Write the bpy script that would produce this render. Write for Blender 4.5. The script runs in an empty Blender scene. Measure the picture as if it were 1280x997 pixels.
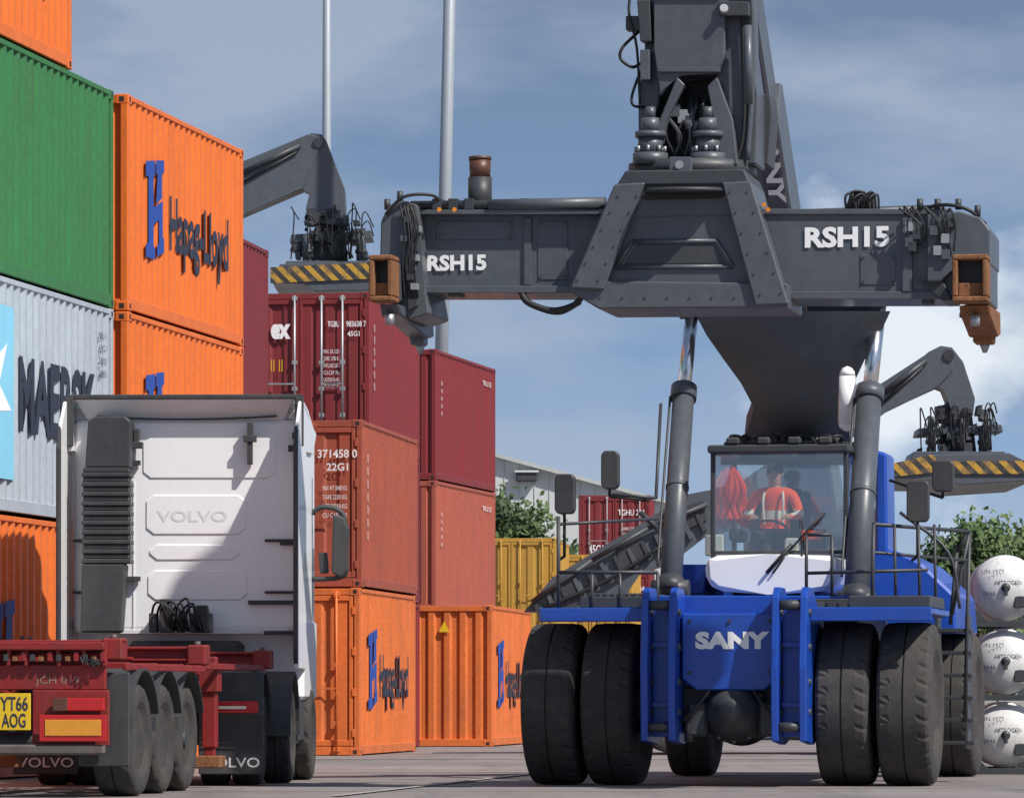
import bpy, bmesh, math, random
from mathutils import Vector, Matrix
random.seed(7)
F=6100.;HZ=872.;CX=640.;EH=.89
SC=bpy.context.scene
COL=SC.collection
# ------------------------------------------------------------ materials
def N(nt,t,**k):
    n=nt.nodes.new(t)
    for a,v in k.items(): setattr(n,a,v)
    return n
def mat(name,col,rough=.5,metal=0.,dirt=.35,rust=0.,bump=.0,dcol=(.05,.04,.03),ns=2.2,streak=.3,coat=0.):
    m=bpy.data.materials.new(name); m.use_nodes=True; nt=m.node_tree; L=nt.links
    p=nt.nodes['Principled BSDF']
    p.inputs['Metallic'].default_value=metal
    tc=N(nt,'ShaderNodeTexCoord'); mp=N(nt,'ShaderNodeMapping'); mp.inputs['Scale'].default_value=(1,1,streak)
    L.new(tc.outputs['Object'],mp.inputs[0])
    oi=N(nt,'ShaderNodeObjectInfo'); ms=N(nt,'ShaderNodeMath',operation='MULTIPLY'); ms.inputs[1].default_value=37.; L.new(oi.outputs['Random'],ms.inputs[0])
    cx=N(nt,'ShaderNodeCombineXYZ'); L.new(ms.outputs[0],cx.inputs[0]); L.new(ms.outputs[0],cx.inputs[1]); L.new(cx.outputs[0],mp.inputs['Location'])
    n1=N(nt,'ShaderNodeTexNoise'); n1.inputs['Scale'].default_value=ns; n1.inputs['Detail'].default_value=9; n1.inputs['Roughness'].default_value=.65
    L.new(mp.outputs[0],n1.inputs['Vector'])
    r1=N(nt,'ShaderNodeMapRange'); r1.inputs['From Min'].default_value=.38; r1.inputs['From Max'].default_value=.72; r1.inputs['To Max'].default_value=dirt
    L.new(n1.outputs[0],r1.inputs[0])
    mx=N(nt,'ShaderNodeMix',data_type='RGBA'); mx.inputs[6].default_value=(*col,1)
    d=tuple(c*.45+q*.55 for c,q in zip(col,dcol)); mx.inputs[7].default_value=(*d,1)
    L.new(r1.outputs[0],mx.inputs[0]); out=mx.outputs[2]
    n2=N(nt,'ShaderNodeTexNoise'); n2.inputs['Scale'].default_value=ns*7; n2.inputs['Detail'].default_value=6
    L.new(tc.outputs['Object'],n2.inputs['Vector'])
    hv=N(nt,'ShaderNodeMapRange'); hv.inputs['From Min'].default_value=.3; hv.inputs['From Max'].default_value=.7; hv.inputs['To Min'].default_value=1-dirt*.25; hv.inputs['To Max'].default_value=1+dirt*.14
    L.new(n2.outputs[0],hv.inputs[0])
    vm=N(nt,'ShaderNodeVectorMath',operation='SCALE'); L.new(out,vm.inputs[0]); L.new(hv.outputs[0],vm.inputs['Scale']); out=vm.outputs[0]
    if rust>0:
        n3=N(nt,'ShaderNodeTexNoise'); n3.inputs['Scale'].default_value=ns*4; n3.inputs['Detail'].default_value=10; n3.inputs['Roughness'].default_value=.75
        L.new(mp.outputs[0],n3.inputs['Vector'])
        r3=N(nt,'ShaderNodeMapRange'); r3.inputs['From Min'].default_value=.72-rust*.3; r3.inputs['From Max'].default_value=.8-rust*.3
        L.new(n3.outputs[0],r3.inputs[0])
        m3=N(nt,'ShaderNodeMix',data_type='RGBA'); m3.inputs[7].default_value=(.11,.045,.02,1)
        L.new(r3.outputs[0],m3.inputs[0]); L.new(out,m3.inputs[6]); out=m3.outputs[2]
    L.new(out,p.inputs['Base Color'])
    rr=N(nt,'ShaderNodeMapRange'); rr.inputs['To Min'].default_value=max(.05,rough-.12); rr.inputs['To Max'].default_value=min(1,rough+.2)
    L.new(n1.outputs[0],rr.inputs[0]); L.new(rr.outputs[0],p.inputs['Roughness'])
    if bump>0:
        bp=N(nt,'ShaderNodeBump'); bp.inputs['Strength'].default_value=bump; bp.inputs['Distance'].default_value=.02
        L.new(n1.outputs[0],bp.inputs['Height']); L.new(bp.outputs[0],p.inputs['Normal'])
    if coat: p.inputs['Coat Weight'].default_value=coat
    return m
ORANGE=mat('orange paint',(.80,.17,.022),.5,dirt=.4,rust=.16,bump=.2)
ORANGE2=mat('faded orange paint',(.72,.17,.035),.55,dirt=.55,rust=.28,bump=.25)
BROWNOR=mat('brown orange paint',(.37,.08,.042),.6,dirt=.5,rust=.3,bump=.25)
RUSTRED=mat('rust red paint',(.40,.095,.058),.6,dirt=.4,rust=.22,bump=.25)
GREEN=mat('green paint',(.035,.19,.055),.55,dirt=.5,rust=.12,bump=.2)
GREYC=mat('light grey container paint',(.42,.48,.54),.5,dirt=.35,rust=.12,bump=.15)
RED=mat('dark red paint',(.22,.022,.026),.55,dirt=.4,rust=.14,bump=.2)
RED2=mat('maroon paint',(.18,.02,.028),.55,dirt=.35,bump=.15)
YEL=mat('ochre yellow paint',(.52,.28,.04),.55,dirt=.4,rust=.1,bump=.2)
BLUEGREY=mat('blue grey paint',(.08,.12,.18),.6,dirt=.4)
HOLEFLR=mat('casting hole shade and floor black',(.02,.02,.02),.8,dirt=.2)  # black for the painted casting holes and the container floor
GALV=mat('galvanised steel',(.42,.44,.46),.45,.6,dirt=.35)
RODM=mat('lock rod metal',(.38,.33,.33),.5,.3,dirt=.4)
DG=mat('slate grey machine paint',(.088,.10,.118),.38,dirt=.5,rust=.0,bump=.06,dcol=(.05,.045,.04),coat=.1,ns=1.4)
DGR=mat('matt slate grey paint',(.085,.097,.115),.65,dirt=.45,dcol=(.05,.045,.04),ns=1.4)
DG2=mat('dark slate machine paint',(.042,.047,.055),.45,dirt=.4,dcol=(.1,.09,.08))
BLK=mat('black rubber and hollow shade',(.016,.016,.018),.5,dirt=.2)
BLUE=mat('blue machine paint',(.008,.068,.42),.35,dirt=.4,bump=.05,coat=.2,dcol=(.05,.06,.08))
CHROME=mat('polished cylinder rod',(.75,.76,.78),.2,1.,dirt=.1)
RUST=mat('rusty brown steel',(.27,.115,.045),.8,dirt=.85,rust=.6,bump=.5,dcol=(.05,.03,.02),ns=5)
TYRE=mat('worn tyre rubber',(.04,.038,.038),.85,dirt=.8,bump=.4,dcol=(.12,.105,.09),ns=4,streak=1)
RIM=mat('dusty wheel rim',(.16,.16,.17),.5,.4,dirt=.6)
RIMB=mat('dark wheel rim',(.03,.035,.05),.5,.2,dirt=.6)
WHITE=mat('white truck paint',(.88,.88,.89),.35,dirt=.1,coat=.2,dcol=(.45,.43,.4))
WHITED=mat('grimy white paint',(.74,.74,.73),.45,dirt=.5,rust=.08,dcol=(.2,.18,.15),ns=2.5)
PLAST=mat('dark grey plastic',(.036,.04,.047),.55,dirt=.6,dcol=(.13,.11,.09))
REDT=mat('red trailer paint',(.28,.018,.018),.5,dirt=.75,rust=.36,bump=.3,dcol=(.06,.03,.02),ns=3.5)
BARM=mat('dull bumper metal',(.14,.12,.11),.6,.2,dirt=.6)
TXW=mat('white lettering',(.8,.8,.8),.6,dirt=.2)
TXWB=mat('clean white lettering',(.9,.9,.9),.5,dirt=.05)
TXB=mat('blue emblem paint',(.015,.07,.36),.6,dirt=.2)
TXN=mat('navy lettering',(.022,.03,.055),.6,dirt=.2)
CYAN=mat('pale blue logo paint',(.24,.6,.8),.6,dirt=.2)
TXG=mat('pale stencil lettering',(.32,.22,.18),.7,dirt=.5)
EMB=mat('embossed off white paint',(.72,.72,.74),.35,dirt=.1)
PLATE=mat('yellow plate',(.8,.52,.02),.4,dirt=.2)
REFL=mat('amber reflective board',(.75,.32,.03),.4,dirt=.35)
REDL=mat('red lamp lens',(.5,.02,.02),.2,dirt=.2)
AMB=mat('amber lens',(.8,.25,.02),.2,dirt=.1)
BEAC=mat('brown beacon housing',(.12,.05,.03),.4,dirt=.5)
HIVIS=mat('orange high visibility cloth',(1.,.10,.015),.8,dirt=.15)
REDCL=mat('red cloth',(.85,.06,.02),.85,dirt=.3)
HIREF=mat('silver reflective strip',(.8,.8,.7),.4,dirt=.1)
SKIN=mat('skin',(.5,.27,.19),.6,dirt=.1)
DARKC=mat('dark cloth',(.02,.022,.035),.85,dirt=.3)
SEATM=mat('black seat fabric',(.03,.03,.03),.85,dirt=.2)
CLADD=mat('pale metal cladding',(.60,.62,.61),.55,dirt=.25,ns=.3)
ROOFM=mat('pale grey roof sheet',(.5,.52,.5),.6,dirt=.3,ns=.3)
POLEM=mat('grey pole paint',(.36,.40,.44),.5,.2,dirt=.2)
CONC=mat('concrete',(.3,.29,.27),.85,dirt=.4,bump=.3)
BARK=mat('bark',(.07,.05,.035),.9,dirt=.5)
def glassm():
    m=bpy.data.materials.new('cab glass'); m.use_nodes=True; nt=m.node_tree; nt.nodes.clear()
    o=N(nt,'ShaderNodeOutputMaterial'); mx=N(nt,'ShaderNodeMixShader'); t=N(nt,'ShaderNodeBsdfTransparent'); g=N(nt,'ShaderNodeBsdfGlossy')
    t.inputs[0].default_value=(.93,.97,.96,1); g.inputs['Roughness'].default_value=.06
    fr=N(nt,'ShaderNodeLayerWeight'); fr.inputs[0].default_value=.25
    mr=N(nt,'ShaderNodeMapRange'); mr.inputs['To Min'].default_value=.3; mr.inputs['To Max'].default_value=.85
    nt.links.new(fr.outputs['Facing'],mr.inputs[0]); nt.links.new(mr.outputs[0],mx.inputs[0])
    nt.links.new(t.outputs[0],mx.inputs[1]); nt.links.new(g.outputs[0],mx.inputs[2]); nt.links.new(mx.outputs[0],o.inputs[0])
    return m
GLASS=glassm()
def hazard(k=1.6):
    m=bpy.data.materials.new('hazard stripes'); m.use_nodes=True; nt=m.node_tree; L=nt.links; p=nt.nodes['Principled BSDF']
    tc=N(nt,'ShaderNodeTexCoord'); s=N(nt,'ShaderNodeSeparateXYZ'); L.new(tc.outputs['Object'],s.inputs[0])
    a=N(nt,'ShaderNodeMath',operation='ADD'); L.new(s.outputs['X'],a.inputs[0]); L.new(s.outputs['Z'],a.inputs[1])
    b=N(nt,'ShaderNodeMath',operation='MULTIPLY'); b.inputs[1].default_value=k; L.new(a.outputs[0],b.inputs[0])
    c=N(nt,'ShaderNodeMath',operation='FRACT'); L.new(b.outputs[0],c.inputs[0])
    g=N(nt,'ShaderNodeMath',operation='GREATER_THAN'); g.inputs[1].default_value=.5; L.new(c.outputs[0],g.inputs[0])
    nz=N(nt,'ShaderNodeTexNoise'); nz.inputs['Scale'].default_value=5; nz.inputs['Detail'].default_value=8; L.new(tc.outputs['Object'],nz.inputs['Vector'])
    mx=N(nt,'ShaderNodeMix',data_type='RGBA'); mx.inputs[6].default_value=(.5,.28,.03,1); mx.inputs[7].default_value=(.03,.03,.032,1)
    L.new(g.outputs[0],mx.inputs[0])
    m2=N(nt,'ShaderNodeMix',data_type='RGBA'); m2.inputs[7].default_value=(.12,.09,.06,1); L.new(mx.outputs[2],m2.inputs[6])
    r=N(nt,'ShaderNodeMapRange'); r.inputs['From Min'].default_value=.45; r.inputs['From Max'].default_value=.65; r.inputs['To Max'].default_value=.8; L.new(nz.outputs[0],r.inputs[0]); L.new(r.outputs[0],m2.inputs[0])
    L.new(m2.outputs[2],p.inputs['Base Color']); p.inputs['Roughness'].default_value=.6
    return m
HAZ=hazard(3.0)
def leaf(n,c): return mat(n,c,.6,dirt=.3,dcol=(.02,.03,.01),ns=1)
LEAF=[leaf('dark foliage',(.035,.065,.02)),leaf('mid foliage',(.07,.12,.035)),leaf('light foliage',(.12,.18,.06))]
# ------------------------------------------------------------ builder
class B:
    def __init__(s): s.bm=bmesh.new(); s.ms=[]
    def mi(s,m):
        if m not in s.ms: s.ms.append(m)
        return s.ms.index(m)
    def _m(s,t,m,smooth=False,M=None,recalc=True):
        if recalc: bmesh.ops.recalc_face_normals(t,faces=list(t.faces))
        i=s.mi(m)
        for f in t.faces:
            f.material_index=i; f.smooth=smooth
        if M is not None: t.transform(M)
        me=bpy.data.meshes.new('t'); t.to_mesh(me); t.free(); s.bm.from_mesh(me); bpy.data.meshes.remove(me)
    def box(s,x0,x1,y0,y1,z0,z1,m,bev=.008,M=None,seg=1):
        t=bmesh.new(); sx,sy,sz=abs(x1-x0),abs(y1-y0),abs(z1-z0)
        bmesh.ops.create_cube(t,size=1,matrix=Matrix.Translation(((x0+x1)/2,(y0+y1)/2,(z0+z1)/2))@Matrix.Diagonal((sx,sy,sz,1)))
        bv=min(bev,min(sx,sy,sz)*.3)
        if bv>.001: bmesh.ops.bevel(t,geom=list(t.edges),offset=bv,segments=seg,affect='EDGES',profile=.5)
        s._m(t,m,False,M)
    def prism(s,pts,vec,m,bev=.006):
        t=bmesh.new(); v=Vector(vec)
        a=[t.verts.new(Vector(p)) for p in pts]; b=[t.verts.new(Vector(p)+v) for p in pts]
        t.faces.new(a); t.faces.new(b[::-1]); n=len(a)
        for i in range(n): t.faces.new((a[i],b[i],b[(i+1)%n],a[(i+1)%n]))
        if bev: bmesh.ops.bevel(t,geom=list(t.edges),offset=bev,segments=1,affect='EDGES',clamp_overlap=True)
        s._m(t,m)
    def cyl(s,p0,p1,r0,m,r1=None,seg=20,smooth=True):
        p0=Vector(p0);p1=Vector(p1);d=p1-p0;l=d.length
        t=bmesh.new(); bmesh.ops.create_cone(t,cap_ends=True,segments=seg,radius1=r0,radius2=r0 if r1 is None else r1,depth=l)
        M=Matrix.Translation((p0+p1)/2)@d.to_track_quat('Z','Y').to_matrix().to_4x4()
        bmesh.ops.recalc_face_normals(t,faces=list(t.faces)); i=s.mi(m)
        for f in t.faces: f.material_index=i; f.smooth=smooth and len(f.verts)==4
        t.transform(M); me=bpy.data.meshes.new('t'); t.to_mesh(me); t.free(); s.bm.from_mesh(me); bpy.data.meshes.remove(me)
    def tube(s,pts,r,m,seg=8,smooth=True,n=6):
        P=[Vector(p) for p in pts]
        if smooth and len(P)>2:
            Q=[]; E=[P[0]*2-P[1]]+P+[P[-1]*2-P[-2]]
            for i in range(1,len(E)-2):
                for k in range(n):
                    u=k/n; a,b,c,d=E[i-1:i+3]
                    Q.append(.5*((2*b)+(c-a)*u+(2*a-5*b+4*c-d)*u*u+(3*b-a-3*c+d)*u**3))
            Q.append(P[-1]); P=Q
            rings=[]; t=bmesh.new(); up=Vector((.3,.2,1)).normalized()
            for i,p in enumerate(P):
                tg=(P[min(i+1,len(P)-1)]-P[max(i-1,0)]).normalized()
                a=tg.cross(up)
                if a.length<.05: a=tg.cross(Vector((1,0,0)))
                a.normalize(); bb=tg.cross(a)
                rings.append([t.verts.new(p+a*math.cos(2*math.pi*j/seg)*r+bb*math.sin(2*math.pi*j/seg)*r) for j in range(seg)])
            for i in range(len(rings)-1):
                for j in range(seg): t.faces.new((rings[i][j],rings[i][(j+1)%seg],rings[i+1][(j+1)%seg],rings[i+1][j]))
            t.faces.new(rings[0]); t.faces.new(rings[-1])
            s._m(t,m,True)
        else:
            for a,b in zip(P,P[1:]): s.cyl(a,b,r,m,seg=seg)
    def lathe(s,prof,c,axis,m,seg=40,smooth=True,notch=None):
        t=bmesh.new(); ax=Vector(axis).normalized(); q=ax.to_track_quat('Z','Y').to_matrix(); c=Vector(c); R=[]
        for k,p in enumerate(prof):
            ring=[]
            for j in range(seg):
                r=p[1]
                if notch and len(p)>2 and ((j+p[2])%5==0): r-=notch
                an=2*math.pi*j/seg
                ring.append(t.verts.new(c+q@Vector((math.cos(an)*r,math.sin(an)*r,p[0]))))
            R.append(ring)
        for a,b in zip(R,R[1:]):
            for j in range(seg): t.faces.new((a[j],a[(j+1)%seg],b[(j+1)%seg],b[j]))
        if prof[0][1]>.001: t.faces.new(R[0][::-1])
        if prof[-1][1]>.001: t.faces.new(R[-1])
        s._m(t,m,smooth)
    def quad(s,pts,m):
        t=bmesh.new(); t.faces.new([t.verts.new(Vector(p)) for p in pts]); s._m(t,m,recalc=False)
    def corr(s,p0,u,n,length,z0,z1,m,a=.07,b=.068,depth=.036):
        p0=Vector(p0);u=Vector(u);n=Vector(n); x=0; st=0
        seq=[(a,0),(b,1),(a,1),(b,0)]
        pts=[(0,0)]
        while x<length-1e-4:
            st%=4; w=seq[st][0]; x=min(length,x+w); pts.append((x,seq[st][1])); st+=1
        t=bmesh.new()
        lo=[t.verts.new(p0+u*q[0]-n*depth*q[1]+Vector((0,0,z0))) for q in pts]
        hi=[t.verts.new(p0+u*q[0]-n*depth*q[1]+Vector((0,0,z1))) for q in pts]
        flip=u.cross(Vector((0,0,1))).dot(n)<0
        for i in range(len(pts)-1):
            q=(lo[i],lo[i+1],hi[i+1],hi[i])
            t.faces.new(q[::-1] if flip else q)
        s._m(t,m,recalc=False)
    def obj(s,name,parent=None,loc=None,label=None):
        me=bpy.data.meshes.new(name); s.bm.to_mesh(me); s.bm.free()
        for m in s.ms: me.materials.append(m)
        o=bpy.data.objects.new(name,me); COL.objects.link(o)
        if parent: o.parent=parent
        if loc: o.location=loc
        if label: o['label']=label
        return o
class Fr:
    def __init__(s,name,label,cat,Ox,Oy,yaw,z=0,group=None):
        s.Ox,s.Oy,s.z=Ox,Oy,z; s.a=math.radians(yaw); s.c=math.cos(s.a); s.s=math.sin(s.a)
        o=bpy.data.objects.new(name,None); COL.objects.link(o); o.location=(Ox,Oy,z); o.rotation_euler=(0,0,-s.a); o.empty_display_size=.3
        o['label']=label; o['category']=cat
        if group: o['group']=group
        s.o=o
    def L(s,px,py,ly):
        k=(px-CX)/F; lx=(k*(s.Oy+ly*s.c)-s.Ox-ly*s.s)/(s.c+k*s.s)
        Y=s.Oy-lx*s.s+ly*s.c
        return Vector((lx,ly,EH+(HZ-py)*Y/F-s.z))
    def A(s,px,py,lx=0):
        k=(px-CX)/F; ly=(k*(s.Oy-lx*s.s)-s.Ox-lx*s.c)/(s.s-k*s.c)
        Y=s.Oy-lx*s.s+ly*s.c
        return Vector((lx,ly,EH+(HZ-py)*Y/F-s.z))
    def PL(s,pts,ly): return [s.L(p[0],p[1],ly if len(p)<3 else p[2]) for p in pts]
def text(st,parent,name,o,u,v,w,h,m,off=.02,ext=0.0,space=1.0):
    cu=bpy.data.curves.new('txt','FONT'); cu.body=st; cu.size=1; cu.offset=off; cu.extrude=ext; cu.space_character=space; cu.resolution_u=3
    t=bpy.data.objects.new('txt',cu); COL.objects.link(t); bpy.context.view_layer.update()
    dg=bpy.context.evaluated_depsgraph_get(); me=bpy.data.meshes.new_from_object(t.evaluated_get(dg)); bpy.data.objects.remove(t)
    xs=[q.co.x for q in me.vertices]; ys=[q.co.y for q in me.vertices]
    if not xs: return None
    x0,x1,y0,y1=min(xs),max(xs),min(ys),max(ys); o=Vector(o);u=Vector(u).normalized();v=Vector(v).normalized(); n=u.cross(v)
    for q in me.vertices:
        c=q.co.copy(); q.co=o+u*((c.x-x0)/(x1-x0)*w)+v*((c.y-y0)/(y1-y0)*h)+n*(c.z)
    me.materials.clear(); me.materials.append(m)
    ob=bpy.data.objects.new(name,me); COL.objects.link(ob); ob.parent=parent
    return ob
def ftext(fr,st,px0,px1,py0,py1,ly,m,name='lettering',off=.02,parent=None):
    a=fr.L(px0,py1,ly);b=fr.L(px1,py1,ly);c=fr.L(px0,py0,ly)
    return text(st,parent or fr.o,name,a,(1,0,0),(0,0,1),(b-a).x,(c-a).z,m,off)
def tyreprof(R,W):
    return [(-.40*W,.55*R),(-.5*W,.68*R),(-.52*W,.80*R),(-.50*W,.90*R),(-.47*W,.955*R,0),(-.42*W,.985*R,0),(-.27*W,.997*R,1),(-.24*W,.997*R),(-.02*W,R),(-.018*W,R-.02),(.018*W,R-.02),(.02*W,R),(.24*W,.997*R),(.27*W,.997*R,1),(.42*W,.985*R,0),(.47*W,.955*R,0),(.50*W,.90*R),(.52*W,.80*R),(.5*W,.68*R),(.40*W,.55*R)]
def wheel(fr,lx,ly,R,W,rim=RIM,seg=65,notch=.018,parent=None):
    b=B(); b.lathe([(-.36*W,.54*R),(-.34*W,.42*R),(-.1*W,.38*R),(-.05*W,.2*R),(-.12*W,.14*R),(-.12*W,.001)],(0,0,0),(1,0,0),rim,24)
    b.lathe([(.36*W,.54*R),(.34*W,.42*R),(.1*W,.38*R),(.05*W,.2*R),(.22*W,.15*R),(.22*W,.001)],(0,0,0),(1,0,0),rim,24)
    for k in range(10):
        a=2*math.pi*k/10; y,z=math.cos(a)*.27*R,math.sin(a)*.27*R
        b.cyl((.05*W,y,z),(.16*W,y,z),.025*R,rim,seg=6)
    w=b.obj('wheel',parent or fr.o,(lx,ly,R))
    t=B(); t.lathe(tyreprof(R,W),(0,0,0),(1,0,0),TYRE,seg,False,notch); t.obj('tyre',w)
    w.rotation_euler=(random.random()*6,0,0)
    return w
def mudguard(b,ly,z,R,x0,x1,m,a0=5,a1=175,th=.02,n=14):
    pts=[]
    for k in range(n+1):
        a=math.radians(a0+(a1-a0)*k/n); pts.append((x0,ly+math.cos(a)*R,z+math.sin(a)*R))
    for k in range(n,-1,-1):
        a=math.radians(a0+(a1-a0)*k/n); pts.append((x0,ly+math.cos(a)*(R-th),z+math.sin(a)*(R-th)))
    b.prism(pts,(x1-x0,0,0),m,0)
# ------------------------------------------------------------ containers
def container(px,Y,yaw,z,Ln,H,m,label,end='ribs',group='shipping containers stacked in the yard',rod=None,X=None,rp=((.25,.85),(.25,.85))):
    X=(px-CX)*Y/F if X is None else X
    fr=Fr('shipping_container',label,'container',X,Y,yaw,z,group)
    W=2.438; b=B()
    for x0,x1 in ((-W,-W+.1),(-.1,0)):
        for y0,y1 in ((0,.09),(Ln-.09,Ln)): b.box(x0,x1,y0,y1,.1,H-.1,m,.012)
        c0,c1=(x0-.004,x0+.162) if x0<-1 else (x1-.162,x1+.004)
        for y0,y1 in ((-.004,.178),(Ln-.178,Ln+.004)):
            for z0,z1 in ((0,.118),(H-.118,H)):
                b.box(c0,c1,y0,y1,z0,z1,m,.01)
                cx=c1+.002 if x0>-1 else c0-.002
                b.box(cx-.004,cx+.001,(y0+y1)/2-.03,(y0+y1)/2+.03,z0+.03,z1-.03,HOLEFLR,.0)  # dark plate paints the shade inside the casting hole
                yy=y0-.003 if y0<1 else y1+.001
                b.box((c0+c1)/2-.03,(c0+c1)/2+.03,yy,yy+.004,z0+.03,z1-.03,HOLEFLR,.0)  # end face hole, its darkness painted the same way
    for x0,x1 in ((-W+.003,-W+.05),(-.05,-.003)):
        b.box(x0,x1,.08,Ln-.08,.02,.16,m,.006); b.box(x0,x1,.08,Ln-.08,H-.07,H-.008,m,.006)
    for y0,y1 in ((.003,.07),(Ln-.07,Ln-.003)):
        b.box(-W+.1,-.1,y0,y1,.01,.14,m,.006); b.box(-W+.1,-.1,y0,y1,H-.11,H-.01,m,.006)
    b.obj('frame',fr.o)
    b=B()
    b.corr((-.012,.09,0),(0,1,0),(1,0,0),Ln-.18,.15,H-.06,m)
    b.corr((-W+.012,.09,0),(0,1,0),(-1,0,0),Ln-.18,.15,H-.06,m)
    b.corr((-W+.1,Ln-.02,0),(1,0,0),(0,1,0),W-.2,.13,H-.1,m)
    b.box(-W+.05,-.05,.06,Ln-.06,H-.04,H-.02,m,0); b.box(-W+.05,-.05,.06,Ln-.06,.1,.13,HOLEFLR,0)
    if end=='ribs': b.corr((-W+.1,.02,0),(1,0,0),(0,-1,0),W-.2,.13,H-.1,m,.1,.045,.045)
    b.obj('wall_panel',fr.o)
    if end=='door':
        rod=rod or RODM
        for k in (0,1):
            x0=-W+.11+k*1.114; x1=x0+1.10
            d=B(); d.corr((x0+.05,.03,0),(1,0,0),(0,-1,0),x1-x0-.1,.2,H-.16,m,.15,.05,.03)
            d.box(x0,x0+.06,.005,.045,.15,H-.115,m); d.box(x1-.06,x1,.005,.045,.15,H-.115,m)
            d.box(x0+.06,x1-.06,.006,.045,.15,.24,m); d.box(x0+.06,x1-.06,.006,.045,H-.2,H-.116,m)
            for q in range(4):
                zz=.35+q*(H-.7)/3; xx=x0-.03 if k==0 else x1-.01
                d.box(xx,xx+.05,-.012,.01,zz-.06,zz+.06,m,.004)
            dd=d.obj('door',fr.o)
            r=B()
            for xx in (x0+rp[k][0],x0+rp[k][1]):
                r.cyl((xx,-.035,.06),(xx,-.035,H-.05),.02,rod,seg=8)
                for q in (.1,.5,.95,1.4,H-.1):
                    r.box(xx-.045,xx+.045,-.05,.006,q-.035,q+.035,rod,.004)
                r.box(xx,xx+.3 if xx<x0+.5 else xx-.3,-.05,-.035,1.02,1.05,rod,.003)
            r.obj('lock_rod',dd)
    return fr
def sidetext(fr,st,y0,y1,z0,z1,m,off=.02,name='lettering'):
    return text(st,fr.o,name,(.002,y0,z0),(0,1,0),(0,0,1),y1-y0,z1-z0,m,off)
def endtext(fr,st,x0,x1,z0,z1,m,off=.01):
    return text(st,fr.o,'lettering',(x0,-.013,z0),(1,0,0),(0,0,1),x1-x0,z1-z0,m,off)
def hl(fr,y0=.85,y1=1.75,z0=.72,z1=1.98,ty=2.05,ty1=5.2):
    b=B()
    polys=[[(.0,.0),(.5,.0),(.5,.12),(.42,.12),(.42,.34),(.72,.40),(.72,.16),(.62,.16),(.62,.04),(1,.1),(1,.24),(.92,.24),(.92,.60),(.42,.50),(.42,.80),(.5,.82),(.5,.96),(.0,.92),(.0,.78),(.14,.78),(.14,.14),(.0,.12)],
           [(.56,.55),(.88,.62),(.88,.86),(1,.88),(1,1),(.56,.97),(.56,.84),(.64,.84)]]
    for i,p in enumerate(polys):
        pts=[(.004+.001*i,y0+(y1-y0)*q[0],z0+(z1-z0)*q[1]) for q in p]
        b.prism(pts,(.002,0,0),TXB,0)
    b.obj('emblem',fr.o)
    sidetext(fr,'Hapag-Lloyd',ty,ty1,.70,1.58,TXN,.03)
yw=10
def rowpt(t):
    a=math.radians(yw); X0=(142-CX)*58.1/F; return X0-math.sin(a)*t, 58.1-math.cos(a)*t
X,Y=rowpt(12.19); g=container(0,Y,yw,5.52,12.19,2.59,GREEN,'long green shipping container on top of a pale grey one',X=X)
g2=container(0,Y,yw,2.92,12.19,2.59,GREYC,'long pale grey shipping container with star emblem below a green one',X=X)
X1,Y1=rowpt(6.06); o1=container(0,Y1,yw,0,6.06,2.9,ORANGE,'orange shipping container with blue emblem under a pale grey one',X=X1); hl(o1)
X1,Y1=rowpt(12.19); o2=container(0,Y1,yw,0,6.06,2.9,ORANGE,'orange shipping container at the base of the stack',X=X1)
X1,Y1=rowpt(6.06+1.89); o3=container(0,Y1,yw,8.12,6.06,2.59,ORANGE,'orange shipping container resting on the green one',X=X1); hl(o3,z0=.5,z1=1.6,ty=2.3,ty1=5.5)
a=g2.A(24,540); b_=g2.A(120,540); c_=g2.A(24,443)
text('MAERSK',g2.o,'lettering',(.002,a.y,a.z),(0,1,0),(0,0,1),b_.y-a.y,c_.z-a.z,TXN,.035)
p1=g2.A(17,570); bb=B(); s0=p1.y-1.9; zc=1.32
bb.box(.001,.004,s0,p1.y,zc-.95,zc+.95,CYAN,0)
star=[]
for k in range(14):
    r=.86 if k%2==0 else .36; an=math.pi*k/7+math.pi/2
    star.append((.006,s0+.95+math.cos(an)*r,zc+math.sin(an)*r))
bb.prism(star,(.002,0,0),TXWB,0); bb.obj('emblem',g2.o)
for i,s in enumerate(['MRKU 4','45G1','32500','3880']): sidetext(g2,s,11.5,11.85,2.2-.15*i,2.28-.15*i,TXN,.0)
h1=container(160,58.35,yw,5.52,6.06,2.59,ORANGE,'orange shipping container with blue emblem on top of its stack'); hl(h1)
h2=container(160,58.35,yw,2.92,6.06,2.59,ORANGE,'orange shipping container with blue emblem in the middle of its stack'); hl(h2)
h3=container(160,58.35,yw,0,6.06,2.9,ORANGE2,'orange shipping container at the base of the stack')
for k in range(3): container(0,69.3,7.5,k*2.6-.0,6.06,2.59,RED2,'maroon shipping container in a stack of three',X=-4.55)
yw2=7
a1=container(453,75.4,yw2,2.6,6.06,2.59,BROWNOR,'rust red shipping container with closed doors on an orange one','door',rod=BROWNOR,rp=((.25,.85),(.10,.44)))
endtext(a1,'371458 0',-.70,-.08,2.0,2.13,TXW,.02); endtext(a1,'22G1',-.56,-.22,1.80,1.92,TXW,.02); endtext(a1,'CAXU',-1.06,-.80,2.0,2.13,TXW,.02)
for i in range(4): endtext(a1,['MAX WT 30480 KG','TARE 2230 KG','NET 28250 KG','CU CAP 33.2'][i],-.62,-.24,1.5-.14*i,1.57-.14*i,TXW,.0)
for j in range(7): sidetext(a1,'|||',.5,.62,1.95-.2*j,2.08-.2*j,TXW,.0)
a0=container(450,75.3,yw2,0,6.06,2.59,ORANGE2,'orange shipping container with blue emblem at the base of a stack','door',rod=ORANGE2); hl(a0)
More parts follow.
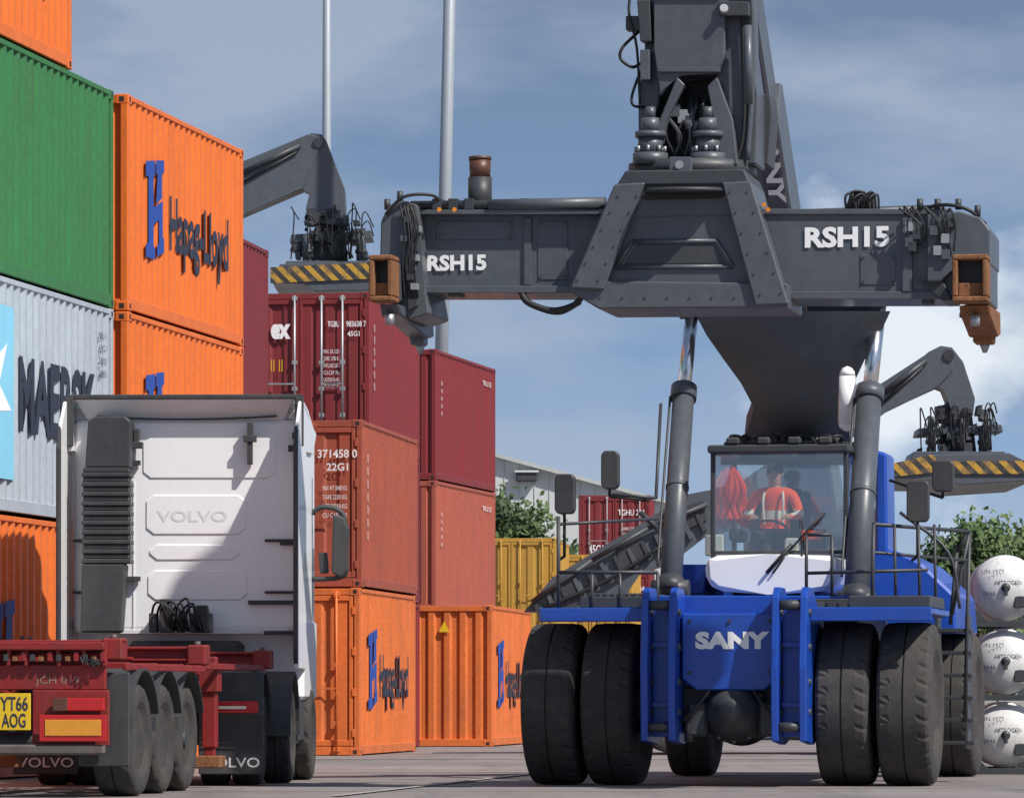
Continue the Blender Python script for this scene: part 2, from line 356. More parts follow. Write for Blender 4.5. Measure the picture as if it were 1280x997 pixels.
t2=container(462,83,yw2,5.2,6.06,2.59,RED,'dark red shipping container with white lettering and pale lock rods','door',rod=GALV,rp=((.45,1.04),(.39,.75)))
endtext(t2,'ex',-1.70,-1.36,1.80,2.06,TXWB,.05)
endtext(t2,'TGBU',-.72,-.52,2.0,2.1,TXW,.02); endtext(t2,'983638 7',-.40,-.06,2.0,2.1,TXW,.02); endtext(t2,'45G1',-.38,-.17,1.84,1.93,TXW,.02)
for i in range(6): endtext(t2,['MAX. GR. 32500','TARE  3700 KG','PAYLOAD 28800','CU.CAP 76.4','CAUTION 9 6 HIGH','TRANSPORT'][i],-.79,-.50,1.55-.12*i,1.62-.12*i,TXW,.0)
endtext(t2,'|| ||',-1.7,-1.5,1.25,1.45,PLATE,.0)
for j in range(6): sidetext(t2,'||',.5,.6,1.95-.2*j,2.08-.2*j,TXW,.0)
container(462,83,yw2,2.6,6.06,2.59,RED2,'dark red shipping container in the middle of a stack','door')
container(462,83,yw2,0,6.06,2.59,RED,'dark red shipping container at the base of a stack','door')
ob=container(615,89.3,yw2,0,6.06,2.59,ORANGE2,'single orange ribbed shipping container on the ground'); hl(ob)
q=B(); q.prism([(-.98,-.012,2.1),(-.78,-.012,2.1),(-.88,-.012,2.3)],(0,-.003,0),PLATE,0); q.obj('warning_triangle',ob.o)
for k in range(3):
    r=container(545,96.5,11,k*2.6,6.06,2.59,[RED,RUSTRED,RED][k],['dark red shipping container in a tall stack','faded rust red shipping container under a dark red one','dark red shipping container on top of a faded one'][k])
    sidetext(r,'TRLU 25',4.7,5.6,2.17,2.27,TXW,.005)
    for j in range(5): sidetext(r,'|||',.5,.62,1.9-.15*j,1.98-.15*j,TXW,.0)
for k in range(2):
    container(695,131,4,k*2.6,6.06,2.59,YEL,'ochre yellow shipping container with doors shut','door',rod=YEL)
    container(790,146,4,k*2.6,6.06,2.59,YEL,'ochre yellow shipping container further along the yard','door',rod=YEL)
for k in range(3):
    r=container(813,166,3,k*2.6,6.06,2.59,RED,'red shipping container with doors in a distant stack','door')
    endtext(r,'TGHU 284',-1.1,-.2,1.9,2.1,TXW)
    for i in range(4): endtext(r,'TARE 2230 KG',-1.0,-.3,1.4-.18*i,1.5-.18*i,TXW,.0)
    endtext(r,'45G1',-2.1,-1.6,.6,.9,TXW,.02)
for px in (960,1120): container(px,170,0,0,6.06,2.59,BLUEGREY,'blue grey shipping container across the yard')
# ------------------------------------------------------------ main reach stacker
S=Fr('reach_stacker','large blue and dark grey reach stacker with raised boom and spreader','reach stacker',2.27,50,10.5)
L=S.L
def px2(fr,pts,ly,th,m,b,bev=.008): b.prism(fr.PL(pts,ly),(0,th,0),m,bev)
for px in (699,773,1062,1138):
    v=L(px,900,0); wheel(S,v.x,0,.83,.54,RIMB,140,.014)
for px in (868,1196):
    v=L(px,900,5.9); wheel(S,v.x,5.9,.81,.5,RIMB,140,.014)
b=B()
b.box(-.62,.62,-.55,7.2,.75,1.7,BLUE,.02); b.box(-1.15,1.15,1.2,5.0,.95,1.75,DG2,.02); b.box(-1.5,1.5,5.2,7.6,1.75,2.2,BLUE,.05)
px2(S,[(852,766),(972,766),(972,848),(955,862),(870,862),(852,848)],-.95,.4,BLUE,b,.015)
px2(S,[(818,744),(1008,744),(1008,768),(818,768)],-.6,.5,BLUE,b,.012)
px2(S,[(850,858),(975,858),(975,905),(950,922),(876,922),(850,905)],-.62,.5,DG2,b,.02)
b.box(-1.3,1.3,-.35,.35,.62,1.05,DG2,.08)
b.cyl((-1.35,0,.83),(1.35,0,.83),.3,DG2)
for (x,y) in ((862,776),(962,776),(862,840),(962,840),(912,776)):
    v=L(x,y,-.95); b.cyl(v,v+Vector((0,-.02,0)),.018,DG2,seg=8)
b.obj('chassis',S.o)
b=B()
for px in (812,846,974,1009):
    x=L(px,800,-.9).x
    pts=[(x-.035,-1.25,.46),(x-.035,-1.3,1.2),(x-.035,-1.2,1.9),(x-.035,-1.05,2.0),(x-.035,-.7,2.0),(x-.035,-.3,1.8),(x-.035,.2,1.7),(x-.035,.2,.55),(x-.035,-.6,.42)]
    b.prism(pts,(.07,0,0),BLUE,.008)
    for zz in (.75,1.05,1.4,1.75): b.cyl((x-.055,-1.0,zz),(x+.055,-1.0,zz),.035,DG2,seg=10)
for a0_,a1_ in ((812,846),(974,1009)):
    xa=L(a0_,800,-.9).x+.04; xb=L(a1_,800,-.9).x-.04
    b.box(xa,xb,-.95,-.9,.5,1.85,BLUE,.005)
    for zz in (.8,1.4): b.box(xa,xb,-1.02,-.95,zz,zz+.05,BLUE,.004)
    b.cyl((xa,-1.15,1.82),(xb,-1.15,1.82),.05,DG2,seg=12); b.cyl((xa,-1.2,.6),(xb,-1.2,.6),.05,DG2,seg=12)
b.obj('mounting_bracket',S.o)
b=B(); c0=L(913,888,-1.0)
b.lathe([(.0,.001),(.0,.1),(.06,.13),(.1,.2),(.2,.27),(.3,.29),(.34,.33),(.4,.33),(.42,.3),(.9,.36)],(c0.x,-1.05,c0.z),(0,1,0),DG2,32)
for k in range(12):
    a=2*math.pi*k/12; b.cyl((c0.x+math.cos(a)*.31,-.74,c0.z+math.sin(a)*.31),(c0.x+math.cos(a)*.31,-.70,c0.z+math.sin(a)*.31),.02,DG,seg=6)
for s_ in (-1,1):
    b.box(c0.x+s_*.36-.1,c0.x+s_*.36+.1,-.85,-.6,.5,.85,DG2,.03); b.cyl((c0.x+s_*.45,-.8,.45),(c0.x+s_*.45,-.8,.7),.05,DG2,seg=10)
    b.tube([(c0.x+s_*.2,-.9,1.0),(c0.x+s_*.35,-1.0,.8),(c0.x+s_*.55,-.9,.65),(c0.x+s_*.6,-.6,.9)],.018,BLK)
b.obj('axle_housing',S.o)
for p0,p1_ in ((676,806),(1013,1165)):
    b=B(); xa=L(p0,772,-.9).x; xb=L(p1_,772,-.9).x
    b.box(xa,xb,-.95,.95,1.73,1.79,BLUE,.01); b.box(xa,xb,-.97,-.93,1.66,1.8,BLUE,.01)
    b.box(xa+.35,xb-.05,-.6,.9,1.8,1.92,DG2,.01)
    b.obj('fender',S.o)
ftext(S,'SANY',869,962,789,811,-.958,TXWB,off=.06)
b=B(); px2(S,[(735,741),(815,741),(815,765),(735,765)],-.1,1.6,DG2,b); px2(S,[(1012,748),(1160,748),(1160,768),(1012,768)],.2,1.8,DG2,b)
px2(S,[(846,744),(1090,744),(1090,768),(846,768)],1.0,2.8,BLUE,b,.015)
px2(S,[(852,705),(884,705),(880,742),(846,742)],2.3,1.5,BLUE,b,.015)
for k in range(9):
    v=L(740+k*9,741,-.12); b.box(v.x,v.x+.02,-.13,-.1,v.z-.16,v.z,DG,.002)
for k in range(10):
    x=1020+k*14; px2(S,[(x,752),(x+9,752),(x+9,764),(x,764)],.17,.05,[DG,DG2,PLAST][k%3],b,.003)
b.obj('walkway',S.o)
b=B(); px2(S,[(1094,562),(1108,566),(1110,690),(1094,700)],4.0,.8,BLUE,b,.03)
px2(S,[(1090,686),(1120,688),(1150,702),(1192,742),(1196,790),(1040,790)],4.0,2.6,BLUE,b,.03)
px2(S,[(890,700),(1100,700),(1100,770),(890,770)],4.6,2.2,BLUE,b,.03)
b.obj('engine_hood',S.o)
b=B(); Z0=L(960,744,2.1).z; Z1=L(960,564,2.1).z
xl=L(888,650,2.1).x; xr=L(1060,650,2.1).x
for x in (xl,xr-.05):
    for y in (2.1,3.75): b.box(x,x+.05,y,y+.06,Z0+.4,Z1,DG2,.01)
for (q0,q1,q2,q3) in ((xl-.02,xr+.02,2.0,2.2),(xl-.02,xr+.02,3.7,3.9),(xl-.02,xl+.12,2.2,3.7),(xr-.12,xr+.02,2.2,3.7),(-.04+(xl+xr)/2,.04+(xl+xr)/2,2.2,3.7)):
    b.box(q0,q1,q2,q3,Z1-.02,Z1+.07,DG2,.02)
b.box(xl,xr,3.78,3.85,Z0,Z0+.5,DG2,.02)
b.box(xl+.03,xr-.03,2.09,2.14,Z0+.44,Z0+.48,DG2,.01)
for k in range(4):
    x=xl+.25+k*.33; b.box(x-.07,x+.07,2.0,2.1,Z1+.07,Z1+.15,PLAST,.02)
b.obj('cab_frame',S.o)
b=B()
px2(S,[(880,703),(890,694),(960,692),(1042,694),(1052,704),(1050,724),(1036,738),(960,743),(896,738),(882,726)],1.96,1.8,WHITE,b,.06); b.obj('cab_lower_panel',S.o)
b=B(); b.quad([(xl+.05,2.1,Z0+.42),(xr-.05,2.1,Z0+.42),(xr-.05,2.13,Z1-.02),(xl+.05,2.13,Z1-.02)],GLASS); b.obj('windscreen',S.o)
b=B(); b.quad([(xl+.05,3.8,Z0+.5),(xr-.05,3.8,Z0+.5),(xr-.05,3.8,Z1-.02),(xl+.05,3.8,Z1-.02)],GLASS); b.obj('rear_window',S.o)
b=B(); b.quad([(xl+.12,2.2,Z1+.04),(xr-.12,2.2,Z1+.04),(xr-.12,3.7,Z1+.04),(xl+.12,3.7,Z1+.04)],GLASS); b.obj('roof_window',S.o)
for x in (xl+.02,xr-.02):
    b=B(); b.quad([(x,2.17,Z0+.4),(x,3.75,Z0+.4),(x,3.75,Z1-.02),(x,2.17,Z1-.02)],GLASS); b.obj('side_window',S.o)
b=B(); b.tube([L(966,716,1.93),L(985,690,1.98),L(1030,640,2.03)],.012,BLK,smooth=False); b.tube([L(958,716,1.92),L(990,680,1.96)],.02,BLK,smooth=False); b.tube([L(1000,650,2.03),L(1003,700,2.0)],.008,BLK,smooth=False); b.obj('wiper',S.o)
sx=L(968,640,3.0).x
ZF=Z0+.0
b=B(); b.box(sx-.26,sx+.26,2.85,3.35,ZF+.5,ZF+.63,SEATM,.05,seg=2); b.box(sx-.25,sx+.25,3.32,3.45,ZF+.56,ZF+1.2,SEATM,.05,seg=2)
b.box(sx-.2,sx+.2,2.9,3.3,ZF+.42,ZF+.52,PLAST,.03); b.box(sx+.32,sx+.46,2.7,3.2,ZF+.6,ZF+.74,SEATM,.03); b.box(sx-.46,sx-.32,2.7,3.2,ZF+.6,ZF+.74,SEATM,.03)
b.obj('seat',S.o)
b=B(); b.cyl((sx,2.4,ZF+.4),(sx,2.56,ZF+.68),.04,PLAST)
ring=[Vector((sx+math.cos(a*math.pi/8)*.19,2.56+math.sin(a*math.pi/8)*.16,ZF+.72+math.sin(a*math.pi/8)*-.09)) for a in range(17)]
b.tube(ring,.014,BLK); b.cyl(ring[0],ring[8],.01,BLK,seg=6); b.obj('steering_wheel',S.o)
b=B(); b.box(sx+.42,sx+.64,2.35,2.4,ZF+.5,ZF+.72,PLAST,.02); b.box(sx-.66,sx-.46,2.3,2.35,ZF+.43,ZF+.66,HIREF,.02); b.box(sx+.2,sx+.35,2.3,2.5,ZF+.43,ZF+.62,HIREF,.02); b.box(sx+.38,sx+.6,2.3,2.34,ZF+.6,ZF+.7,HIVIS,.02); b.obj('control_panel',S.o)
for (x0,y0,x1,y1,ly,ax,ay) in ((693,592,718,642,-.6,698,700),(751,563,773,611,1.2,812,625),(1133,600,1161,652,0.4,1140,700),(1165,575,1192,614,2.0,1112,600)):
    b=B(); px2(S,[(x0+4,y0),(x1-4,y0),(x1,y0+5),(x1,y1-5),(x1-4,y1),(x0+4,y1),(x0,y1-5),(x0,y0+5)],ly,.12,PLAST,b,.012)
    c=L((x0+x1)/2,(y0+y1)/2,ly+.12); e=L(ax,ay,ly+.3); mid=L((x0+x1)/2,max(y1,ay-5) if ay>y1 else y1+8,ly+.12)
    b.tube([c,mid,e],.016,BLK,smooth=False); b.obj('mirror',S.o)
def rail(pts,r=.02,m=None):
    b=B(); b.tube([L(*p) for p in pts],r,m or DG2,smooth=False,seg=8); return b
b=rail([(698,765,-.6),(698,645,-.6)]); b.tube([L(698,715,-.6),L(822,715,-.6)],.02,DG2,smooth=False); b.tube([L(698,655,-.6),L(822,648,.6)],.016,DG2,smooth=False)
for x in (740,775,822): b.tube([L(x,765,-.6),L(x,715,-.6)],.018,DG2,smooth=False)
b.tube([L(765,618,1.2),L(820,622,1.2),L(826,505,2.2)],.018,DG2,smooth=False); b.tube([L(800,640,1.2),L(822,660,1.2)],.03,DG2,smooth=False)
b.obj('handrail',S.o)
b=rail([(1090,765,.2),(1092,655,.2),(1212,664,2.0),(1190,768,2.0)])
b.tube([L(1090,690,.2),L(1208,700,2.0)],.016,DG2,smooth=False); b.tube([L(1008,745,.3),L(1008,668,.3),L(1040,668,.3),L(1040,745,.3)],.018,DG2,smooth=False)
b.tube([L(1010,716,.3),L(1160,712,.3)],.018,DG2,smooth=False)
for x in (1120,1150,1170): b.tube([L(x,768,.4),L(x-2,655,.4)],.016,DG2,smooth=False)
b.tube([L(1125,640,1.),L(1185,690,1.),L(1200,760,1.)],.018,DG2)
b.obj('handrail',S.o)
b=B()
for k in range(6):
    v=L(1180+k*1,790+k*28,2.4); b.box(v.x-.05,v.x+.3,2.2,2.6,v.z,v.z+.04,DG2,.004)
for dx in (0,.32):
    v=L(1178,780,2.4); w=L(1182,935,2.4); b.box(v.x+dx-.06,v.x+dx-.03,2.2,2.6,w.z,v.z+.1,DG2,.004)
b.tube([L(1188,780,2.2),L(1196,690,2.2),L(1212,664,2.2),L(1206,900,2.2)],.02,DG2,smooth=False)
b.obj('access_steps',S.o)
for (p,q_,r_,rr) in (((838,736,1.6),(855,486,3.0),(866,384,3.7),.118),((1070,750,1.6),(1087,488,3.0),(1100,368,3.7),.135)):
    b=B(); A_,B_,C_=L(*p),L(*q_),L(*r_); b.cyl(A_,B_,rr,DG,seg=32); d=(B_-A_).normalized()
    b.cyl(B_-d*.14,B_+d*.02,rr+.025,DG,seg=32); b.cyl(A_-d*.05,A_+d*.12,rr+.02,DG2,seg=32); b.cyl(A_+Vector((-.2,0,0)),A_+Vector((.2,0,0)),.1,DG2)
    b.tube([A_+d*.3+Vector((-rr-.03,-.04,0)),A_+d*1.0+Vector((-rr-.03,-.04,0)),B_-d*.1+Vector((-rr-.025,-.02,0))],.014,DG2)
    b.cyl(A_.lerp(B_,.5)-d*.02,A_.lerp(B_,.5)+d*.02,rr+.008,DG,seg=32)
    o=b.obj('lift_cylinder',S.o)
    b=B(); b.cyl(B_,C_,rr*.62,CHROME,seg=28); b.cyl(C_-Vector((.14,0,0)),C_+Vector((.14,0,0)),.13,DG2); b.obj('piston_rod',o)
bn=Vector((0,.589,.808))
def bz(ly): return 5.06+(3.2-ly)*.73
b=B()
def boomseg(b,l0,l1,hw,off,h,m,bev=.03,cx=0):
    p=[Vector((cx-hw,l0,bz(l0)))+bn*off,Vector((cx+hw,l0,bz(l0)))+bn*off,Vector((cx+hw,l1,bz(l1)))+bn*off,Vector((cx-hw,l1,bz(l1)))+bn*off]
    b.prism(p,bn*h,m,bev)
boomseg(b,7.0,.75,.36,0,.6,DG); boomseg(b,6.8,.85,.22,-.012,.05,DG,.004,-.10)
P=[L(868,384,3.2),L(1112,373,3.2),L(1075,420,3.45),L(1058,470,3.9),L(1062,548,5.0),L(930,548,5.0),L(946,505,4.4),L(925,460,3.9),L(895,430,3.5)]
b.prism([p-bn*.02 for p in P],bn*.35,DGR,.012)
# curved, narrowing underside: lofted rows from the wide top to the narrow foot
rows=[]
for (xl_,xm_,xr_,y_,le,lm) in ((868,985,1114,380,3.3,2.75),(884,988,1100,410,3.45,2.9),(905,992,1082,440,3.65,3.1),(927,996,1068,470,3.95,3.4),(943,998,1060,500,4.3,3.8),(938,1000,1062,525,4.7,4.3),(930,1000,1064,554,5.0,4.7)):
    row=[]
    for j in range(9):
        t=j/8; x=xl_+(xr_-xl_)*t; w_=1-abs(2*t-1)**1.6; row.append(L(x,y_,le+(lm-le)*w_)-bn*.10)
    rows.append(row)
tb=bmesh.new(); vr=[[tb.verts.new(p) for p in r_] for r_ in rows]
for r0_,r1_ in zip(vr,vr[1:]):
    for j in range(8): tb.faces.new((r0_[j],r1_[j],r1_[j+1],r0_[j+1]))
b._m(tb,DGR,True)
b.box(-.75,.75,6.2,7.4,1.8,3.1,DG2,.05); b.cyl((-.85,6.8,2.9),(.85,6.8,2.9),.18,DG2)
bo=b.obj('boom',S.o)
b=B(); boomseg(b,1.4,-2.9,.30,.06,.5,DG); b.obj('inner_boom',bo)
b=B(); w0=L(1059,528,3.2); w1=L(1059,470,3.2); b.cyl(w0,w1,.1,WHITE,r1=.09,seg=24)  # white rounded shape beside the boom, no particular part
b.lathe([(0,.09),(.05,.08),(.09,.05),(.11,.001)],w1,(w1-w0),WHITE,24); b.lathe([(0,.1),(.05,.085),(.08,.05),(.1,.001)],w0,(w0-w1),WHITE,24); b.obj('white_oval',S.o)
text('SANY',bo,'lettering',(.15,.78,bz(.78)-.03),(0,.808,-.589),(1,0,0),1.15,.18,TXWB,.04)
b=B()
for k in range(9):
    x=920+k*16; b.tube([L(x,562,4.4),L(x+random.randint(-8,8),546,4.1),L(x+random.randint(-8,14),548,4.0),L(x+12,568,4.2)],.02,BLK)
b.cyl(L(925,550,4.2),L(1052,550,4.2),.05,DG2)
px2(S,[(905,552),(1075,552),(1080,580),(900,580)],4.3,.2,DG2,b,.01)
b.obj('hose_bundle',bo)
b=B()
px2(S,[(822,-260),(918,-260),(906,0),(906,70),(896,92),(850,92),(824,120),(818,60),(818,0)],-3.4,.45,DG,b,.02)
px2(S,[(906,-260),(932,-260),(938,60),(946,120),(946,206),(908,206),(908,110),(892,92),(906,60)],-3.25,.6,DG,b,.02)
px2(S,[(800,-200),(824,-200),(820,60),(826,118),(812,165),(812,206),(798,206),(798,120),(806,60)],-3.2,.6,DG,b,.02)
px2(S,[(822,60),(910,60),(925,206),(812,206)],-2.75,.1,DG2,b,.01)
px2(S,[(884,108),(896,96),(916,150),(922,206),(902,206)],-3.42,.12,DG,b,.01)
px2(S,[(846,96),(856,106),(832,150),(828,180),(812,180)],-3.42,.12,DG,b,.01)
px2(S,[(946,118),(962,118),(965,140),(960,206),(946,206)],-2.7,.5,DG2,b,.01)
for (x0,y0,x1,y1) in ((822,84,900,90),(824,-10,902,-6)): px2(S,[(x0,y0),(x1,y0),(x1,y1),(x0,y1)],-3.44,.06,DG,b,.004)
hd=b.obj('boom_head',S.o)
b=B()
for x in (813,885):
    for (ya,yb,r) in ((206,192,.17),(192,172,.12),(172,165,.15),(165,148,.09),(148,134,.05)):
        b.cyl(L(x,ya,-3.4),L(x,yb,-3.4),r,DG,seg=20)
    for k in range(8):
        an=k*math.pi/4; v=L(x,190,-3.4); b.cyl(v+Vector((math.cos(an)*.14,math.sin(an)*.14,0)),v+Vector((math.cos(an)*.14,math.sin(an)*.14,.05)),.018,GALV,seg=6)
b.cyl(L(866,224,-3.0),L(866,206,-3.0),.62,DG2,seg=40)
px2(S,[(836,196),(864,196),(864,216),(836,216)],-3.75,.1,DG,b); b.cyl(L(849,206,-3.78),L(849,206,-3.72),.04,GALV)
b.obj('rotator',hd)
b=B()
for k in range(16):
    x=838+random.random()*50; b.tube([L(x,110+random.random()*20,-3.0),L(x+random.randint(-18,18),140,-3.25),L(x+random.randint(-14,14),172,-3.3),L(x+random.randint(-10,10),206,-3.2)],.012+.006*random.random(),BLK if k%3 else DG)
for k in range(5):
    px2(S,[(838+k*9,130+k*7),(850+k*9,130+k*7),(850+k*9,146+k*8),(838+k*9,146+k*8)],-3.3,.1,[DG,GALV,DG2][k%3],b,.004)
b.tube([L(798,40,-3.2),L(778,60,-3.3),L(776,74,-3.3),L(790,84,-3.3),L(800,80,-3.2)],.016,BLK)
b.tube([L(800,90,-3.2),L(790,120,-3.3),L(792,132,-3.3),L(806,134,-3.2)],.014,BLK)
b.tube([L(798,-40,-3.2),L(786,10,-3.3),L(796,60,-3.3),L(800,130,-3.3)],.014,BLK)
px2(S,[(782,20),(800,20),(800,38),(782,38)],-3.3,.15,DG2,b); px2(S,[(796,0),(812,0),(814,52),(800,52)],-3.4,.15,DG2,b); px2(S,[(800,62),(812,62),(812,100),(800,100)],-3.4,.15,DG,b)
b.tube([L(936,-60,-3.3),L(941,30,-3.3),L(940,110,-3.3),L(934,200,-3.3)],.028,DG); b.tube([L(924,-60,-3.3),L(929,60,-3.3),L(930,160,-3.3),L(920,205,-3.3)],.02,BLK)
b.cyl(L(935,32,-3.42),L(936,130,-3.42),.04,DG); b.cyl(L(905,10,-3.5),L(905,16,-3.4),.04,GALV)
px2(S,[(898,2),(936,2),(936,20),(898,20)],-3.45,.15,DG2,b)
b.obj('hydraulic_hose',hd)
SP=-3.5
b=B()
px2(S,[(500,266),(790,266),(790,361),(500,361)],SP+.1,.75,DG,b,.02)
px2(S,[(930,264),(1192,266),(1192,368),(930,372)],SP-.02,.8,DG,b,.02)
for (x0,x1,y0,y1) in ((504,756,262,268),(504,715,357,366),(950,1190,261,268),(985,1190,364,374)):
    px2(S,[(x0,y0),(x1,y0),(x1,y1),(x0,y1)],SP-.05,.85,DG,b,.006)
px2(S,[(655,272),(664,272),(664,356),(655,356)],SP+.07,.05,DG,b,.003)
px2(S,[(1128,272),(1140,272),(1140,364),(1128,364)],SP-.06,.06,DG,b,.003)
for (x0,y0,x1,y1,l) in ((545,276,640,300,SP+.09),(672,276,710,350,SP+.09),(1075,318,1120,356,SP-.03),(1146,300,1176,352,SP-.03)):
    px2(S,[(x0,y0),(x1,y0),(x1,y1),(x0,y1)],l,.03,DG,b,.006)
    for (xx,yy) in ((x0+4,y0+4),(x1-4,y0+4),(x0+4,y1-4),(x1-4,y1-4)):
        v=L(xx,yy,l); b.cyl(v,v+Vector((0,-.012,0)),.012,DG2,seg=6)
sp=b.obj('spreader',S.o)
b=B()
F0=SP-.28
px2(S,[(712,350),(985,354),(985,384),(748,386),(712,364)],F0,1.1,DG,b,.015)
px2(S,[(768,230),(806,228),(754,362),(712,360)],F0-.05,.3,DG,b,.015)
px2(S,[(902,228),(938,226),(986,380),(944,382)],F0-.05,.3,DG,b,.015)
px2(S,[(768,230),(938,226),(948,268),(756,272)],F0+.05,1.0,DG,b,.015)
px2(S,[(780,262),(920,262),(944,356),(752,356)],F0+.08,.2,DG,b,.015)
px2(S,[(782,213),(930,211),(938,230),(770,232)],F0,1.1,DG2,b,.015)
ring=[(790,302),(896,301),(916,333),(770,334)]
px2(S,[(796,306),(892,305),(907,329),(780,330)],F0+.07,.03,DG2,b,.004)
for i in range(4):
    a,c=L(*ring[i],F0+.07),L(*ring[(i+1)%4],F0+.07); b.cyl(a,c,.022,DG,seg=8)
b.lathe([(0,.38),(.03,.36),(.03,.001)],L(856,240,F0+.0),(0,-.05,1),DG2,32)
px2(S,[(792,236),(915,234),(900,248),(806,250)],F0+.03,.05,BLK,b,.004)
for k in range(6):
    for (xa,ya,xb,yb) in ((722,350,772,245),(748,350,796,245),(912,240,950,368),(934,240,976,366)):
        t=k/5; v=L(xa+(xb-xa)*t,ya+(yb-ya)*t,F0-.05); b.cyl(v,v+Vector((0,-.01,0)),.010,DG2,seg=8)
for k in range(10):
    v=L(722+k*28,372,F0); b.cyl(v,v+Vector((0,-.01,0)),.010,DG2,seg=6)
b.obj('centre_frame',sp)
def endbeam(px,rusty,hw,far):
    b=B(); v=L(px,347,-4.3); m2=RUST if rusty else DG
    x=v.x; z=v.z
    b.box(x-hw+.03,x+hw-.03,-4.0,far+.1,z-.19,z+.19,DG,.02)
    b.box(x-hw,x+hw,-4.28,-3.95,z-.22,z-.17,RUST,.012); b.box(x-hw,x+hw,-4.28,-3.95,z+.17,z+.22,RUST,.012)
    b.box(x-hw,x-hw+.05,-4.28,-3.95,z-.17,z+.17,RUST,.012); b.box(x+hw-.05,x+hw,-4.28,-3.95,z-.17,z+.17,RUST,.012)
    b.box(x-hw+.05,x+hw-.05,-4.12,-4.08,z-.17,z+.17,BLK,0)  # black sheet paints the dark inside of the hollow tube end
    b.box(x-hw+.05,x+hw-.05,-4.2,-4.12,z-.17,z-.04,RUST,.01)
    b.prism([(x-hw+.04,-4.0,z-.23),(x-hw+.04,far+.15,z-.2),(x-hw+.04,far+.2,z-.42),(x-hw+.04,far-.1,z-.46),(x-hw+.04,-3.9,z-.32)],(hw*1.7,0,0),m2,.015)
    b.box(x-hw*.5,x+hw*.7,far-.15,far+.1,z-.52,z-.4,m2,.02)
    for k in range(5): b.cyl((x-hw*.9,-3.7+k*.25,z-.3),(x+hw*.9,-3.7+k*.25,z-.3),.025,DG2,seg=8)
    for y in (-3.95,far):
        b.cyl((x+.02,y,z-.32),(x+.02,y,z-.42),.045,GALV,seg=12)
    b.cyl((x+.02,far,z-.5),(x+.02,far,z-.6),.06,GALV,r1=.02,seg=4)
    return b.obj('end_beam',sp,label='rusty end beam with twistlock' if rusty else 'end beam with rusty tube end')
endbeam(475,False,.115,-2.5); endbeam(1212,True,.165,-2.9)
b=B()
px2(S,[(476,276),(486,256),(504,250),(522,256),(526,300),(530,360),(536,392),(512,400),(488,375),(474,345)],SP-.15,1.0,DG,b,.015)
px2(S,[(504,262),(512,262),(522,382),(510,388)],SP-.2,.08,DG2,b,.006)
b.obj('end_head',sp)
b=B()
px2(S,[(1158,268),(1200,264),(1226,272),(1238,288),(1238,330),(1196,330),(1176,352),(1158,352)],SP-.15,1.0,DG,b,.015)
px2(S,[(1150,352),(1176,345),(1190,375),(1178,376)],SP-.1,.7,DG2,b,.01)
b.obj('end_head',sp)
b=B()
b.cyl(L(514,257,SP),L(757,254,SP),.045,DG2); b.cyl(L(612,257,SP-.02),L(757,254,SP-.02),.06,DG); b.cyl(L(940,270,SP+.6),L(1180,262,SP+.6),.05,DG2)
for x in (540,560,580,650,700): px2(S,[(x,248),(x+12,248),(x+12,262),(x,262)],SP-.05,.15,DG2,b,.005)
for (x,y) in ((549,262),(568,262),(960,262),(955,256)): b.cyl(L(x,y,SP-.2),L(x,y,SP-.1),.022,AMB,seg=10)
b.tube([L(650,362,SP),L(660,378,SP-.05),L(690,388,SP-.05),L(716,382,SP),L(728,370,SP)],.032,BLK)
b.tube([L(652,368,SP+.2),L(672,385,SP+.2),L(700,391,SP+.2),L(726,378,SP+.2)],.02,BLK)
for k in range(8):
    x=500+random.random()*20; b.tube([L(x,256,SP-.2),L(x+6,280+random.random()*20,SP-.24),L(x+random.randint(-8,8),330,SP-.24),L(x+6,372,SP-.2)],.009,BLK)
    px2(S,[(x,270+k*12),(x+9,270+k*12),(x+9,278+k*12),(x,278+k*12)],SP-.24,.1,[DG2,GALV,DG][k%3],b,.003)
b.tube([L(482,268,SP-.2),L(505,246,SP-.2),L(540,244,SP-.1),L(552,256,SP)],.016,BLK)
for k in range(9):
    x=1125+random.random()*60; b.tube([L(x,268,SP-.1),L(x+random.randint(-10,10),262-random.random()*5,SP-.2),L(x+random.randint(0,16),282,SP-.2),L(x+8,305+random.random()*15,SP-.17)],.009,BLK)
    px2(S,[(x,272+k*5),(x+10,272+k*5),(x+10,284+k*5),(x,284+k*5)],SP-.2,.1,[DG2,GALV,DG][k%3],b,.003)
for k in range(9):
    x=1058+k*3.6; b.tube([L(x,264,SP),L(x+random.randint(-8,8),250-random.random()*9,SP-.05),L(x+10,246-random.random()*5,SP),L(x+12,264,SP)],.012,BLK)
px2(S,[(1062,244),(1090,242),(1092,262),(1056,262)],SP+.05,.3,DG2,b,.01)
b.tube([L(1148,262,SP),L(1180,256,SP-.1),L(1210,262,SP-.1),L(1232,280,SP)],.018,BLK)
for k in range(6):
    v=L([484,500,1150,1172,1198,1222][k],[262,252,262,262,262,270][k],SP-.05); b.cyl(v,v+Vector((0,0,.1)),.03,DG2,seg=8)
for (x0,y0,x1,y1) in ((560,362,576,370),(1152,366,1166,380)):
    px2(S,[(x0,y0),(x1,y0),(x1,y1),(x0,y1)],SP-.02,.2,DG2,b,.004)
b.obj('hydraulic_hose',sp)
b=B(); b.cyl(L(600,264,SP+.1),L(600,222,SP+.1),.115,DG2,seg=24); b.cyl(L(600,222,SP+.1),L(600,200,SP+.1),.1,BEAC,r1=.105,seg=24); b.cyl(L(600,200,SP+.1),L(600,196,SP+.1),.11,BEAC,seg=24); b.obj('work_lamp',sp)
ftext(S,'RSH15',534,608,319,339,SP+.08,TXWB,off=.04,parent=sp)
ftext(S,'RSH15',1006,1112,284,310,SP-.035,TXWB,off=.04,parent=sp)
